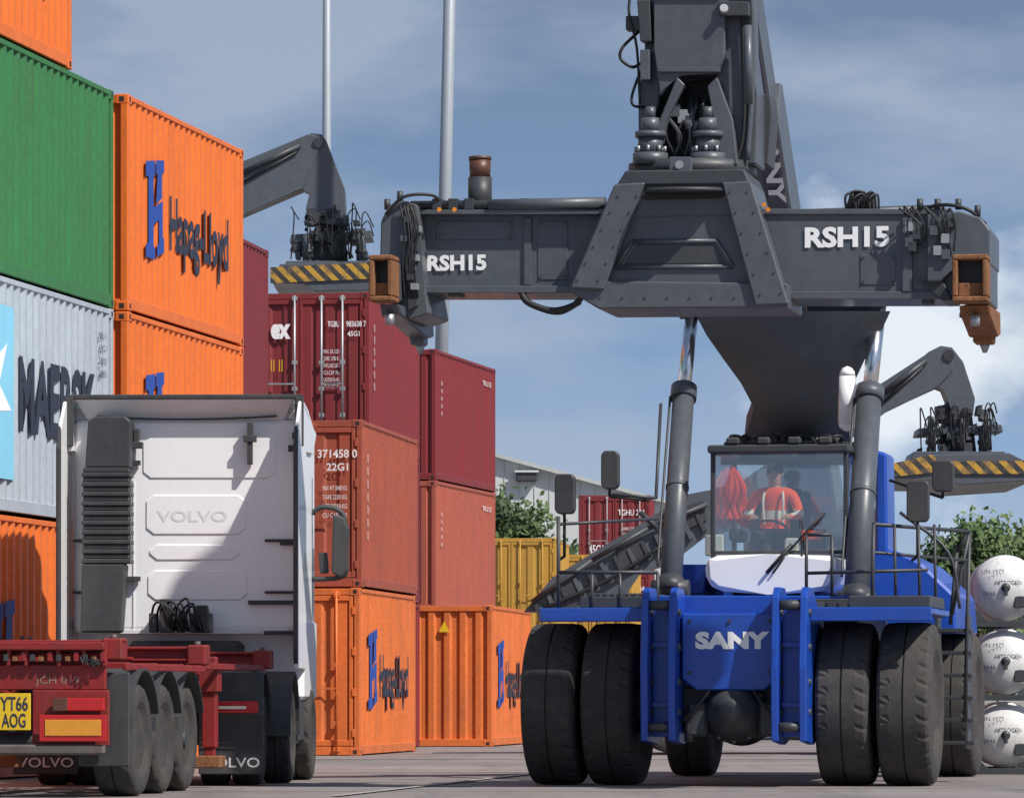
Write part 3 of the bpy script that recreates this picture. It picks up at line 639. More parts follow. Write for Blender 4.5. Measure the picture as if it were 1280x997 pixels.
# ------------------------------------------------------------ person
def person():
    base=Vector((sx,3.05,ZF+.66))
    c,s_=S.c,S.s; wx=S.Ox+base.x*c+base.y*s_; wy=S.Oy-base.x*s_+base.y*c
    V=[];E=[];R=[]
    def v(p,rad,par=None):
        V.append(p);R.append(rad)
        if par is not None:E.append((par,len(V)-1))
        return len(V)-1
    pel=v((0,0,.02),(.17,.13)); sp1=v((0,.0,.2),(.16,.12),pel); ch=v((0,-.01,.36),(.19,.13),sp1); up_=v((0,0,.46),(.13,.1),ch); nk=v((0,-.01,.53),(.06,.06),up_)
    hb=v((0,-.025,.59),(.075,.085),nk); hm=v((0,-.03,.665),(.078,.095),hb); ht=v((0,-.02,.73),(.06,.075),hm)
    for sg in (-1,1):
        hp=v((sg*.1,-.05,.0),(.09,.09),pel); kn=v((sg*.16,-.45,.0),(.065,.065),hp); an=v((sg*.15,-.48,-.36),(.045,.045),kn); to=v((sg*.16,-.62,-.40),(.045,.03),an)
        sh=v((sg*.2,0,.45),(.08,.075),up_); el=v((sg*.29,-.12,.22),(.06,.06),sh); wr=v((sg*.2,-.36,.2),(.035,.03),el); pa=v((sg*.175,-.43,.2),(.038,.018),wr)
        for f in range(4):
            k=v((sg*(.20-f*.02),-.475,.205),(.01,.01),pa); k2=v((sg*(.20-f*.021),-.505+.005*abs(f-1.5),.19),(.009,.009),k); v((sg*(.195-f*.02),-.505,.165),(.008,.008),k2)
        t1=v((sg*.135,-.42,.195),(.011,.011),pa); v((sg*.12,-.45,.185),(.009,.009),t1)
    me=bpy.data.meshes.new('p'); me.from_pydata(V,E,[]); ob=bpy.data.objects.new('p',me); COL.objects.link(ob)
    sk=ob.modifiers.new('s','SKIN'); ob.modifiers.new('u','SUBSURF').levels=1
    for i,d in enumerate(me.skin_vertices[0].data): d.radius=R[i]; d.use_root=(i==0)
    bpy.context.view_layer.update(); dg=bpy.context.evaluated_depsgraph_get(); m2=bpy.data.meshes.new_from_object(ob.evaluated_get(dg)); bpy.data.objects.remove(ob)
    m2.materials.clear()
    for q in (HIVIS,SKIN,DARKC,HIREF): m2.materials.append(q)
    for p in m2.polygons:
        c_=p.center; p.use_smooth=True; p.material_index=0
        if c_.z>.525: p.material_index=1
        elif c_.y<-.37 and c_.z>.12: p.material_index=1
        elif c_.z<.06 or (c_.y<-.2 and c_.z<.12): p.material_index=2
        elif abs(c_.z-.25)<.025: p.material_index=3
    o=bpy.data.objects.new('person',m2); COL.objects.link(o); o.location=(wx,wy,base.z); o.rotation_euler=(0,0,-S.a)
    o['label']='driver in orange high visibility jacket seated at the controls'; o['category']='person'
    b=B(); b.lathe([(0,.092),(.03,.093),(.06,.085),(.09,.06),(.105,.001)],(0,-.005,.69),(0,.15,1),DARKC,20); b.obj('hair',o)
    b=B(); b.prism([(-.012,-.118,.645),(.012,-.118,.645),(0,-.118,.69)],(0,-.03,-.005),SKIN,.003); b.obj('nose',o)
    for sg in (-1,1):
        b=B(); b.cyl((sg*.032,-.118,.69),(sg*.032,-.126,.69),.009,DARKC,seg=8); b.obj('eye',o)
        b=B(); b.lathe([(-.006,.001),(-.004,.02),(.004,.024),(.008,.001)],(sg*.083,-.02,.665),(1,0,0),SKIN,10); b.obj('ear',o)
    b=B(); b.box(-.025,.025,-.122,-.112,.623,.629,BEAC,.002); b.obj('mouth',o)
    b=B(); b.tube([(-.1,-.12,.48),(-.11,-.155,.36),(-.1,-.14,.12)],.014,HIREF); b.tube([(.1,-.12,.48),(.11,-.155,.36),(.1,-.14,.12)],.014,HIREF); b.obj('reflective_band',o)
person()
jb=S.L(916,656,3.5); wx=S.Ox+jb.x*S.c+jb.y*S.s; wy=S.Oy-jb.x*S.s+jb.y*S.c
J=bpy.data.objects.new('jacket',None); COL.objects.link(J); J.location=(wx,wy,jb.z); J.rotation_euler=(0,0,-S.a); J['label']='loose red orange jacket hung inside the machine cab'; J['category']='jacket'
b=B(); b.prism([(-.02,0,.08),(.12,0,-.04),(.2,0,.03),(.14,0,.2),(.16,0,.3),(.07,0,.42),(.02,0,.64),(-.03,0,.66),(-.05,0,.5),(-.14,0,.36),(-.08,0,.22)],(0,.07,0),REDCL,.02)
for dx in (-.04,.03,.1): b.tube([(dx*.3,-.01,.58),(dx+.03,-.05,.38),(dx-.02,-.03,.2),(dx+.03,-.04,.05)],.035,REDCL)
b.obj('jacket_body',J)
# ------------------------------------------------------------ truck tractor
T=Fr('truck','white high roof tractor unit seen from behind with skeletal trailer coupled','truck',-3.48,52,2)
def pT(pts,ly,th,m,b,bev=.008): b.prism(T.PL(pts,ly),(0,th,0),m,bev)
zt=T.L(230,524,0).z; zb=T.L(230,792,0).z
b=B(); b.box(-1.2,1.22,0,2.15,zb,zt,WHITE,.08,seg=3)
b.box(-1.24,1.24,.35,2.2,.85,zb+.2,WHITE,.06); b.prism([(-1.2,.1,zt-.02),(-1.2,2.1,zt-.3),(-1.2,1.9,zt+.05),(-1.2,.1,zt+.15)],(2.4,0,0),WHITE,.03)
b.box(1.222,1.228,.7,.71,1.6,3.3,PLAST,0); b.box(1.222,1.228,1.7,1.71,1.6,3.3,PLAST,0)
cb=b.obj('cab',T.o)
b=B()
def emb(x0,x1,y0,y1,th=.014,inset=10):
    o_=[(x0+inset,y0),(x1-inset,y0),(x1,y0+8),(x1,y1-8),(x1-inset,y1),(x0+inset,y1),(x0,y1-8),(x0,y0+8)]
    pT(o_,-th,th+.04,WHITE,b,.013)
emb(178,345,545,598); emb(182,308,618,668); emb(186,300,680,700); emb(184,310,712,750); emb(200,262,756,776,.01,6)
pT([(166,600),(168,600),(168,788),(166,788)],-.01,.02,EMB,b,.0)
b.box(-.9,1.1,-.02,0,zb-.0,zb+.05,EMB,.01)
b.obj('rear_panel',cb)
ftext(T,'VOLVO',196,284,638,652,-.017,EMB,off=.02,parent=cb,name='raised_lettering')
b=B()
zt2=T.L(230,493,-.2).z
prof=[(-.2,zt2-.02),(.3,zt2+.0),(1.2,zt2-.08),(2.0,zt+.0)]
for (a_,c_) in zip(prof,prof[1:]):
    b.prism([(-1.2,a_[0],a_[1]),(-1.2,c_[0],c_[1]),(-1.2,c_[0],c_[1]-.05),(-1.2,a_[0],a_[1]-.05)],(2.42,0,0),WHITE,.008)
b.box(-1.24,1.27,-.24,-.18,zt2-.05,zt2+.0,PLAST,.01)
for sx_ in (-1,1):
    x=-1.24 if sx_<0 else 1.2
    b.prism([(x,-.2,zt2-.05),(x,2.0,zt-.05),(x,1.5,zt-.3),(x,-.2,zt-.35)],(.05,0,0),WHITE,.01)
    xx=-1.26 if sx_<0 else 1.19
    b.box(xx,xx+.09,-.26,-.2,zt-.3,zt2-.03,PLAST,.01)
b.prism([(-1.15,-.16,zt2-.06),(1.15,-.16,zt2-.06),(1.05,0.05,zt-.0),(-1.05,0.05,zt-.0)],(0,.02,-.01),WHITE,0)
for k in range(12):
    an0=-.95+k*.16; b.prism([(an0,-.03,zt+.02-.03*(1-((an0)/.95)**2)),(an0+.165,-.03,zt+.02-.03*(1-((an0+.165)/.95)**2)),(an0+.165,-.03,zt+.04-.03*(1-((an0+.165)/.95)**2)),(an0,-.03,zt+.04-.03*(1-((an0)/.95)**2))],(0,.03,0),PLAST,0)
b.obj('roof_deflector',cb)
for sx_ in (-1,1):
    b=B(); x=-1.27 if sx_<0 else 1.225
    b.prism([(x,-.80,1.2),(x,0.4,1.2),(x,0.4,zt2-.2),(x,-.1,zt2-.06),(x,-.3,zt2-.08),(x,-.72,zt-.12),(x,-.82,zt-.4),(x,-.84,1.6)],(.035,0,0),WHITE,.008)
    b.prism([(x-.005,-.88,1.4),(x-.005,-.78,1.2),(x-.005,-.76,zt-.1),(x-.005,-.86,zt-.35)],(.045,0,0),PLAST,.01)
    for zz in (2.0,2.55): b.box(.85 if sx_>0 else -1.2,1.2 if sx_>0 else -.98,-.05,-.02,zz,zz+.03,PLAST,.006)
    b.obj('side_deflector',cb)
b=B()
for (x,y0,y1) in ((312,528,580),(170,536,560),(368,540,548)):
    pT([(x-3,y0),(x+3,y0),(x+3,y1),(x-3,y1)],-.15,.12,PLAST,b,.004); pT([(x-8,y0+16),(x+8,y0+16),(x+8,y0+24),(x-8,y0+24)],-.17,.1,PLAST,b,.004)
for (x0,y) in ((310,750),(350,676),(330,788)): pT([(x0,y),(370,y),(370,y+5),(x0,y+5)],-.06,.05,PLAST,b,.004)
for y in (575,720): pT([(152,y),(175,y),(175,y+6),(152,y+6)],-.1,.08,PLAST,b,.004)
b.obj('bracket',cb)
b=B(); pT([(110,526),(120,520),(156,520),(163,526),(162,584),(106,584)],-.40,.36,PLAST,b,.015)
for k in range(20):
    y=584+k*6; o_=2.5 if k%2 else 0; pT([(104-o_*.6,y),(160+o_,y),(160+o_,y+5.6),(103-o_*.6,y+5.6)],-.40-o_*.008,.34+o_*.008,PLAST,b,.008)
pT([(102,704),(156,704),(150,790),(100,790)],-.42,.38,PLAST,b,.02)
b.obj('air_intake',cb)
b=B()
for k in range(8):
    x=188+k*6
    b.tube([T.L(x,788,-.15),T.L(x+4,758+random.randint(-6,6),-.35),T.L(x+14+random.randint(-3,6),752+random.randint(-5,8),-.42),T.L(x+20,772,-.4),T.L(x+26+random.randint(-3,3),788,-.3)],.013,BLK)
for k in range(5):
    px_=186+k*17; pT([(px_,766),(px_+10,766),(px_+10,790),(px_,790)],-.3,.2,[PLAST,DG2][k%2],b)
pT([(245,756),(258,756),(264,790),(240,790)],-.3,.2,PLAST,b); pT([(200,748),(212,748),(216,790),(198,790)],-.32,.2,PLAST,b)
b.obj('air_lines',T.o)
b=B()
M_=lambda x,y,l=1.7:T.L(x,y,l)
b.tube([M_(390,642),M_(400,634),M_(420,636),M_(431,650),M_(433,700),M_(428,720),M_(390,724)],.028,PLAST)
pT([(416,642),(430,646),(435,660),(434,712),(428,722),(414,716)],1.6,.25,PLAST,b,.02); pT([(398,690),(408,690),(410,716),(400,716)],1.7,.2,PLAST,b,.01)
b.obj('mirror',T.o)
b=B()
for x in (-.5,.3): b.box(x,x+.08,-2.7,3.2,.78,1.05,PLAST,.01)
b.box(-.7,.3,-2.60,-2.54,.75,1.0,PLAST,.01); b.box(-1.1,.9,-1.9,-1.8,.45,.55,PLAST,.02)
for y in (-1.9,-.6,1.3): b.cyl((-1.1,y,.5),(1.0,y,.5),.09,DG2)
b.cyl((0,-1.25,1.08),(0,-1.25,1.2),.48,DG2,seg=32); b.box(.5,1.2,.0,1.0,.4,.95,PLAST,.05); b.box(-1.2,-.5,.0,1.0,.4,.95,PLAST,.05)
b.box(-.6,.6,-.1,1.4,.5,1.5,PLAST,.05)
b.obj('chassis',T.o)
for (ly,xo,cx_) in ((-1.9,1.0,-.16),(-.6,1.06,-.02)):
    for sg in (-1,1):
        wheel(T,cx_+sg*xo,ly,.5,.3,RIM,55,.012)
        wheel(T,cx_+sg*(xo-.33),ly,.5,.28,RIM,55,.012)
        b=B(); xa,xb=sorted((cx_+sg*(xo-.5),cx_+sg*(xo+.18))); mudguard(b,ly,.55,.62,xa,xb,PLAST,-5,185); b.obj('mudguard',T.o)
for sg in (-1,1): wheel(T,sg*1.1,1.35,.5,.32,RIM,55,.012)
for (xa,xb) in ((-1.49,-.83),(.40,1.06)):
    b=B(); b.box(xa,xb,-2.62,-2.58,.12,1.15,PLAST,.01)
    b.box(xa,xb,-2.64,-2.62,.7,.9,DG2,.01)
    for k in range(6): b.box(xa+.02,xb-.02,-2.635,-2.62,.38+k*.05,.395+k*.05,PLAST,.002)
    fl=b.obj('mudflap',T.o)
    text('VOLVO',fl,'lettering',(xa+.05,-2.623,.19),(1,0,0),(0,0,1),xb-xa-.09,.10,TXW,.01)
    xm=(xa+xb)/2+.06
    b=B(); b.box(xm-.22,xm+.22,-2.70,-2.64,.74,.86,REDL,.02); b.box(xm-.18,xm+.1,-2.71,-2.70,.78,.81,HIREF,.01); b.obj('tail_light',T.o)
# ------------------------------------------------------------ trailer
R_=Fr('skeletal_trailer','red skeletal container trailer with three axles and yellow plate','trailer',-4.69,43.77,8)
def pR(pts,ly,th,m,b,bev=.008): b.prism(R_.PL(pts,ly),(0,th,0),m,bev)
b=B()
for x in (-.5,.4):
    b.box(x,x+.1,.1,7.0,.92,.95,REDT,.004); b.box(x,x+.1,.1,7.0,1.26,1.29,REDT,.004); b.box(x+.04,x+.06,.1,7.0,.95,1.26,REDT,0)
for y in (.05,1.2,2.4,3.6,4.4,5.4,6.6):
    b.box(-1.0,1.0,y+.03,y+.13,1.12,1.22,REDT,.008)
for y,zz in ((0.0,1.41),(3.7,1.39),(7.0,1.37)):
    b.box(-1.22,1.22,y,y+.2,zz-.03,zz,REDT,.008); b.box(-1.22,1.22,y,y+.2,zz-.14,zz-.12,REDT,.006); b.box(-1.2,1.2,y+.08,y+.1,zz-.13,zz-.02,REDT,0)
    for sg in (-1,1):
        b.box(sg*1.13-.09,sg*1.13+.09,y-.02,y+.22,zz-.18,zz+.015,REDT,.015); b.cyl((sg*1.12,y+.1,zz),(sg*1.12,y+.1,zz+.05),.03,BARM,seg=12)
        b.prism([(sg*.5,y+.05,1.0),(sg*1.1,y+.05,zz-.14),(sg*.5,y+.05,zz-.1)],(0,.06,0),REDT,.006)
for sg in (-1,1):
    b.box(sg*1.2-.02,sg*1.2+.02,.2,3.7,1.14,1.20,REDT,.006); b.box(sg*1.15-.02,sg*1.15+.02,3.9,7.0,1.17,1.23,REDT,.006)
b.box(-.35,.35,4.4,6.8,1.0,1.2,REDT,.01); b.box(-.2,.2,.1,2.0,1.0,1.3,REDT,.01)
b.prism([(-.5,6.2,.95),(-.5,7.2,1.05),(-.5,7.2,1.3),(-.5,6.2,1.3)],(1.0,0,0),REDT,.01)
pR([(-150,802),(130,802),(130,812),(-150,812)],-.12,.12,REDT,b,.008)
pR([(-150,830),(132,830),(132,862),(-150,862)],-.02,.06,REDT,b,.01)
pR([(40,862),(136,862),(136,932),(40,932)],-.06,.05,REDT,b,.01)
for x in (-60,-20,8,30,70,102,128): pR([(x,802),(x+5,802),(x+5,832),(x,832)],-.08,.06,REDT,b,.006)
tr=b.obj('chassis_frame',R_.o)
b=B()
pR([(-170,930),(130,930),(130,943),(-170,943)],-.15,.1,BARM,b,.02); b.obj('bumper_bar',R_.o)
b=B(); pR([(49,893),(133,893),(133,926),(49,926)],-.17,.03,REDL,b,.004); pR([(56,899),(126,899),(126,919),(56,919)],-.178,.01,REFL,b,.002); b.obj('reflective_marker',R_.o)
b=B(); pR([(66,872),(130,872),(130,888),(66,888)],-.15,.06,REDL,b,.008); pR([(66,872),(84,872),(84,888),(66,888)],-.155,.02,BEAC,b,.004); b.obj('tail_light',R_.o)
b=B(); pR([(-60,866),(38,866),(38,912),(-60,912)],-.18,.02,PLATE,b,.004); pl=b.obj('number_plate',R_.o)
ftext(R_,'YT66',0,35,870,888,-.183,TXN,parent=pl); ftext(R_,'AOG',2,32,891,909,-.183,TXN,parent=pl)
ftext(R_,'JCH 019',44,99,845,857,-.023,TXG,parent=tr,off=0)
b=B()
for k in range(16):
    x=-40+k*11; pR([(x,814+(k%3)*3),(x+6,814+(k%3)*3),(x+6,826),(x,826)],-.10,.05,[REDT,DG2,RUST][k%3],b,.004)
for k in range(3): b.tube([R_.L(100+k*8,820,-.1),R_.L(104+k*6,828+k*3,-.11),R_.L(114+k*4,824,-.1),R_.L(124,832,-.1)],.007,BLK)
for k in range(5): b.tube([(-.3+.1*k,.4,1.2),(-.25+.1*k,2,1.05),(-.3+.12*k,4,1.3),(-.2+.1*k,6.8,1.32)],.015,BLK)
b.cyl((-.75,2.9,1.0),(.75,2.9,1.0),.14,DG2); b.cyl((-.7,3.3,.9),(.7,3.3,.9),.14,DG2)
b.obj('air_tank',R_.o)
for i in range(3):
    y=.75+1.31*i
    b=B(); b.cyl((-1.1,y,.5),(1.1,y,.5),.075,DG2)
    for sg in (-1,1): b.cyl((sg*.55,y+.2,.5),(sg*.55,y+.2,.95),.12,BLK); b.box(sg*.5-.05,sg*.5+.05,y-.5,y+.3,.5,.6,DG2,.01)
    b.obj('axle',R_.o)
    for sg in (-1,1):
        xo=1.05-.06*i if sg>0 else 1.05
        wheel(R_,sg*xo,y,.51,.36,RIM,55,.012)
        b=B(); xa,xb=sorted((sg*(xo-.22),sg*(xo+.22))); mudguard(b,y,.54,.62,xa,xb,PLAST,20,175); b.obj('mudguard',R_.o)
legx=R_.L(262,870,4.8).x
for sg in (-1,1):
    b=B(); xa,xb=sorted((sg*.80,sg*1.27)); b.box(xa,xb,.06,.1,.28,1.12,PLAST,.01); b.obj('mudflap',R_.o)
    b=B(); x=sg*legx; b.box(x-.07,x+.07,4.75,4.89,.4,1.3,REDT,.01); b.box(x-.05,x+.05,4.77,4.87,.2,.45,REDT,.01); b.box(x-.13,x+.13,4.68,4.96,.2,.32,RUST,.01)
    b.tube([(x,4.8,.7),(sg*.45,5.4,1.1)],.025,REDT,smooth=False); b.box(x-.1,x+.1,4.72,4.92,.95,1.22,REDT,.01); b.obj('landing_leg',R_.o)
# ------------------------------------------------------------ other stackers
def bgstack(nm,Y,boom,neck,body,spread,hazr,tower):
    Fx=(body[0]+body[1])/2; X=(Fx-CX)*Y/F
    fr=Fr('reach_stacker',nm,'reach stacker',X,Y,0)
    def p(pts,l,th,m,b,bev=.015): b.prism(fr.PL(pts,l),(0,th,0),m,bev)
    xa=(body[0]-Fx)*Y/F; xb=-xa
    b=B(); b.box(xa,xb,-1.0,1.0,.8,1.9,BLUE,.05); b.box(xa,xa*.2,-1.0,1.0,1.9,2.5,BLUE,.05); b.obj('chassis',fr.o)
    for x in (xa*.7,xb*.7):
        for y in (-1.6,1.6):
            bb=B(); bb.lathe(tyreprof(.82,.6),(0,0,0),(0,1,0),TYRE,40,False,.015); bb.lathe([(-.2,.5),(-.2,.001)],(0,0,0),(0,1,0),RIMB,20); bb.obj('wheel',fr.o,(x,y,.82))
    b=B(); b.box(-.7,.7,-.8,.8,1.9,2.4,WHITE,.08); b.box(-.7,.7,-.8,.8,3.4,3.5,DG2,.03)
    for x in (-.7,.64):
        for y in (-.8,.74): b.box(x,x+.06,y,y+.06,2.4,3.4,DG2,.01)
    b.obj('cab',fr.o)
    b=B(); p(boom,-.45,.9,DG,b)
    e=boom[1:3]; b.cyl(fr.L(e[0][0],e[0][1]+14,-.5),fr.L(e[1][0]-10,e[1][1]+14,-.5),.06,DG2)
    b.cyl(fr.L(e[0][0],e[0][1]+26,-.5),fr.L(e[1][0]-14,e[1][1]+22,-.5),.03,BLK); b.obj('boom',fr.o)
    b=B(); p(neck,-.4,.8,DG,b)
    nk=neck[2]; b.cyl(fr.L(nk[0]-4,nk[1]+10,-.5),fr.L(nk[0]-4,nk[1]+10,-.4),.12,DG2)
    b.obj('boom_head',fr.o)
    b=B()
    x0,x1,y0,y1=tower; xm=(x0+x1)/2
    # central column, cross plates and dense irregular machinery
    p([(xm-16,y0+6),(xm+14,y0+4),(xm+22,y1-6),(xm-24,y1-6)],-.3,.6,DG2,b)
    p([(x0+6,y0+(y1-y0)*.5),(x1-4,y0+(y1-y0)*.44),(x1-2,y0+(y1-y0)*.56),(x0+4,y0+(y1-y0)*.62)],-.55,1.1,DG,b)
    for k in range(60):
        u=random.random(); y=y0+(y1-y0)*(.08+.8*random.random()); half=(x1-x0)/2*(.5+.5*(y-y0)/(y1-y0)); x=xm+(2*u-1)*half*.95; w=3+random.random()*9; h=3+random.random()*12; sl=random.randint(-3,3)
        p([(x-w/2,y),(x+w/2,y+sl*.4),(x+w/2+sl,min(y1,y+h)),(x-w/2+sl,min(y1,y+h))],-.75+random.random()*.5,.3+random.random()*.4,[DG,DG2,DG2,PLAST][k%4],b,.008)
    for k in range(3):
        x=x0+(x1-x0)*(.2+.28*k+.1*random.random()); b.cyl(fr.L(x,y1-10,-.6),fr.L(x,y0+(y1-y0)*(.3+.3*random.random()),-.6),.09+.04*random.random(),[DG,DG2][k%2]); b.cyl(fr.L(x,y1-24,-.6),fr.L(x,y1-19,-.6),.14,DG2)
    for k in range(16):
        x=x0+(x1-x0)*.05+random.random()*(x1-x0)*.85; y=y0+(y1-y0)*(.05+.4*random.random())
        b.tube([fr.L(x,y1-12,-.8),fr.L(x+random.randint(-5,5),y+12,-.85),fr.L(x+random.randint(0,8),y,-.85),fr.L(x+random.randint(6,14),y+random.randint(12,34),-.8)],.016,BLK)
    p([(x0,y1-10),(x1,y1-10),(x1+4,y1),(x0-4,y1)],-.9,1.8,DG,b)
    b.obj('rotator',fr.o)
    b=B()
    for q in spread: p(q,-3.0,6.0,DG,b)
    for q in hazr: p(q,-3.05,.06,HAZ,b,0)
    b.obj('spreader',fr.o)
    return fr
bgstack('dark reach stacker with arched boom and striped spreader held high',115,
    [(100,300),(303,202),(385,168),(404,172),(378,236),(303,268),(100,372)],
    [(370,176),(390,166),(402,168),(408,176),(431,236),(433,278),(402,280),(382,262),(388,240),(370,232),(368,210)],(20,200),
    [[(350,330),(466,326),(470,350),(462,363),(392,364),(380,354),(340,354)]],
    [[(338,334),(470,328),(470,348),(338,354)]],(358,468,250,336))
bgstack('dark reach stacker with raised arched boom and striped spreader',105,
    [(900,620),(1100,480),(1168,436),(1188,434),(1192,462),(1172,484),(1110,512),(920,660)],
    [(1160,440),(1176,432),(1190,434),(1204,452),(1219,498),(1216,520),(1192,522),(1180,486),(1166,482)],(840,1020),
    [[(1112,582),(1160,568),(1262,566),(1294,582),(1294,600),(1200,606),(1180,598),(1112,598)]],
    [[(1112,580),(1164,568),(1170,572),(1170,590),(1112,596)],[(1170,576),(1292,576),(1292,592),(1170,592)]],(1142,1256,496,574))
Q=Fr('reach_stacker','dark grey lifting machine with its boom lowered beside the stacks','reach stacker',(940-CX)*78/F,78,0)
def pQ(pts,l,th,m,b,bev=.01): b.prism(Q.PL(pts,l),(0,th,0),m,bev)
b=B(); pQ([(655,764),(690,722),(742,690),(800,655),(856,618),(888,612),(960,590),(960,650),(884,668),(838,704),(800,716),(768,766)],-.5,1.0,DG,b)
pQ([(690,732),(720,712),(722,764),(694,764)],-.56,.1,DG2,b); pQ([(770,686),(800,672),(812,700),(776,716)],-.56,.1,DG2,b); pQ([(830,640),(880,625),(884,650),(836,672)],-.56,.1,DG2,b)
for k in range(13):
    x=664+k*17; y=750-k*9; pQ([(x,y),(x+4,y-3),(x+16,y+20),(x+11,y+24)],-.58,.1,[DG2,DG][k%2],b,.004)
b.tube([Q.L(665,752,-.6),Q.L(740,700,-.62),Q.L(810,660,-.62),Q.L(884,630,-.6)],.04,DG2,smooth=False); b.tube([Q.L(680,760,-.6),Q.L(760,724,-.62),Q.L(830,680,-.6)],.03,BLK)
b.obj('boom',Q.o)
b=B(); b.box(-1.6,2.6,-1,1,.8,2.6,DG2,.05); b.obj('chassis',Q.o)
for x in (-1.2,2.0):
    for y in (-1.4,1.4):
        bb=B(); bb.lathe(tyreprof(.8,.55),(0,0,0),(0,1,0),TYRE,40,False,.015); bb.obj('wheel',Q.o,(x,y,.8))
# ------------------------------------------------------------ pressure tanks in rack
K=Fr('storage_rack','dark steel rack holding white pressure tanks','rack',(1257-CX)*57/F,57,3)
b=B()
for x in (-.46,.46):
    for y in (0.0,1.9): b.box(x-.035,x+.035,y-.035,y+.035,0,2.5,DG2,.006)
tz=[.06+.40,.06+.40+.86,.06+.4+1.72]
for z in tz:
    for y in (.02,1.6):
        b.box(-.46,.46,y-.04,y+.04,z-.46,z-.39,DG2,.004)
        for sg in (-1,1): b.prism([(sg*.44,y-.04,z-.4),(sg*.2,y-.04,z-.4),(sg*.3,y-.04,z-.29),(sg*.44,y-.04,z-.15)],(0,.08,0),DG2,.003)
b.obj('rack_frame',K.o)
for i,z in enumerate(tz):
    k=Fr('pressure_tank','white domed pressure tank lying in a dark rack','tank',K.Ox,K.Oy,3,z,'white tanks stacked in a rack')
    b=B(); b.lathe([(0,.001),(.01,.12),(.05,.24),(.12,.33),(.2,.375),(.28,.385),(1.7,.385),(1.8,.36),(1.9,.28),(1.96,.1),(1.97,.001)],(0,-.05,0),(0,1,0),WHITED,40)
    b.lathe([(0,.39),(.03,.39),(.03,.38)],(0,.22,0),(0,1,0),GALV,40)
    b.obj('tank_shell',k.o)
    b=B(); b.lathe([(-.04,.001),(-.04,.05),(0,.055),(.02,.05)],(0,-.04,0),(0,1,0),DG2,16); b.box(-.02,.02,-.1,-.06,-.1,.02,DG2,.004); b.box(.1,.22,-.03,.03,-.24,-.1,DG2,.01); b.obj('valve',k.o)
    for j,(s,w,x) in enumerate((('UN 1977',.26,-.28),('NITROGEN',.3,-.12),('0948',.14,-.26))): text(s,k.o,'lettering',(x,-.045,.16-.13*j),(1,0,0),(0,0,1),w,.05,TXN,.0)
# ------------------------------------------------------------ poles
for (px,Y,pt,r0,r1,h) in ((407,140,408,.17,.09,30),(541,112,552,.17,.12,26)):
    X=(px-CX)*Y/F; fr=Fr('light_mast','tall grey tapered lighting mast standing in the yard','light mast',X,Y,0,0,'lighting masts in the yard')
    lean=((pt-px)/F*Y)/(.89+HZ/F*Y-8)
    b=B(); b.cyl((0,0,0),(lean*h,0,h),r0,POLEM,r1=r1,seg=20); b.cyl((0,0,0),(0,0,.25),.35,CONC); b.obj('mast',fr.o)
    b=B(); b.box(lean*h-1.2,lean*h+1.2,-.08,.08,h,h+.12,POLEM,.02)
    for k in range(4): b.box(lean*h-1.1+k*.62,lean*h-.75+k*.62,-.3,.1,h-.25,h,PLAST,.03)
    b.obj('floodlight',fr.o)
# ------------------------------------------------------------ buildings
W_=Fr('warehouse','large pale grey warehouse with low pitched roof','warehouse',(620-CX)*260/F,260,0)
b=B(); P=W_.PL([(380,650),(600,566),(835,630),(835,900),(380,900)],0)
for q in P:
    if q.z<2: q.z=0
b.prism(P,(0,50,0),CLADD,.0)
b.obj('wall',W_.o)
b=B()
for a_,c_ in ((0,1),(1,2)): b.prism([P[a_]+Vector((0,-.5,0)),P[c_]+Vector((0,-.5,0)),P[c_]+Vector((0,-.5,.2)),P[a_]+Vector((0,-.5,.2))],(0,51,0),ROOFM,0)
for k in range(12):
    t=.05+k*.08; q=P[1].lerp(P[2],t); b.box(q.x-.03,q.x+.03,-.04,.0,q.z-2.2,q.z-.05,ROOFM,0)
v=W_.L(658,598,-.3); b.box(v.x-.55,v.x+.55,-.6,2,v.z-.15,v.z+.3,PLAST,.05); b.box(v.x-.65,v.x+.65,-.7,2.1,v.z+.3,v.z+.42,CLADD,.03)
b.obj('roof',W_.o)
V2=Fr('warehouse','small pale building behind the trees','building',(1120-CX)*230/F,230,0)
b=B(); b.box(-3.5,3.2,0,15,0,7.2,CLADD,.03); b.obj('wall',V2.o)
b=B(); b.box(-3.7,3.4,-.2,15.2,7.2,7.6,ROOFM,.03); b.obj('roof',V2.o)
for k in range(14):
    X=-8+k*3.05; fr=Fr('concrete_barrier','low grey concrete barrier along the yard edge','barrier',X,180,0,0,'concrete barriers along the yard edge')
    b=B(); b.prism([(-1.5,0,0),(-1.5,.6,0),(-1.5,.4,.8),(-1.5,.2,.8)],(3.0,0,0),CONC,.02); b.obj('barrier_block',fr.o)
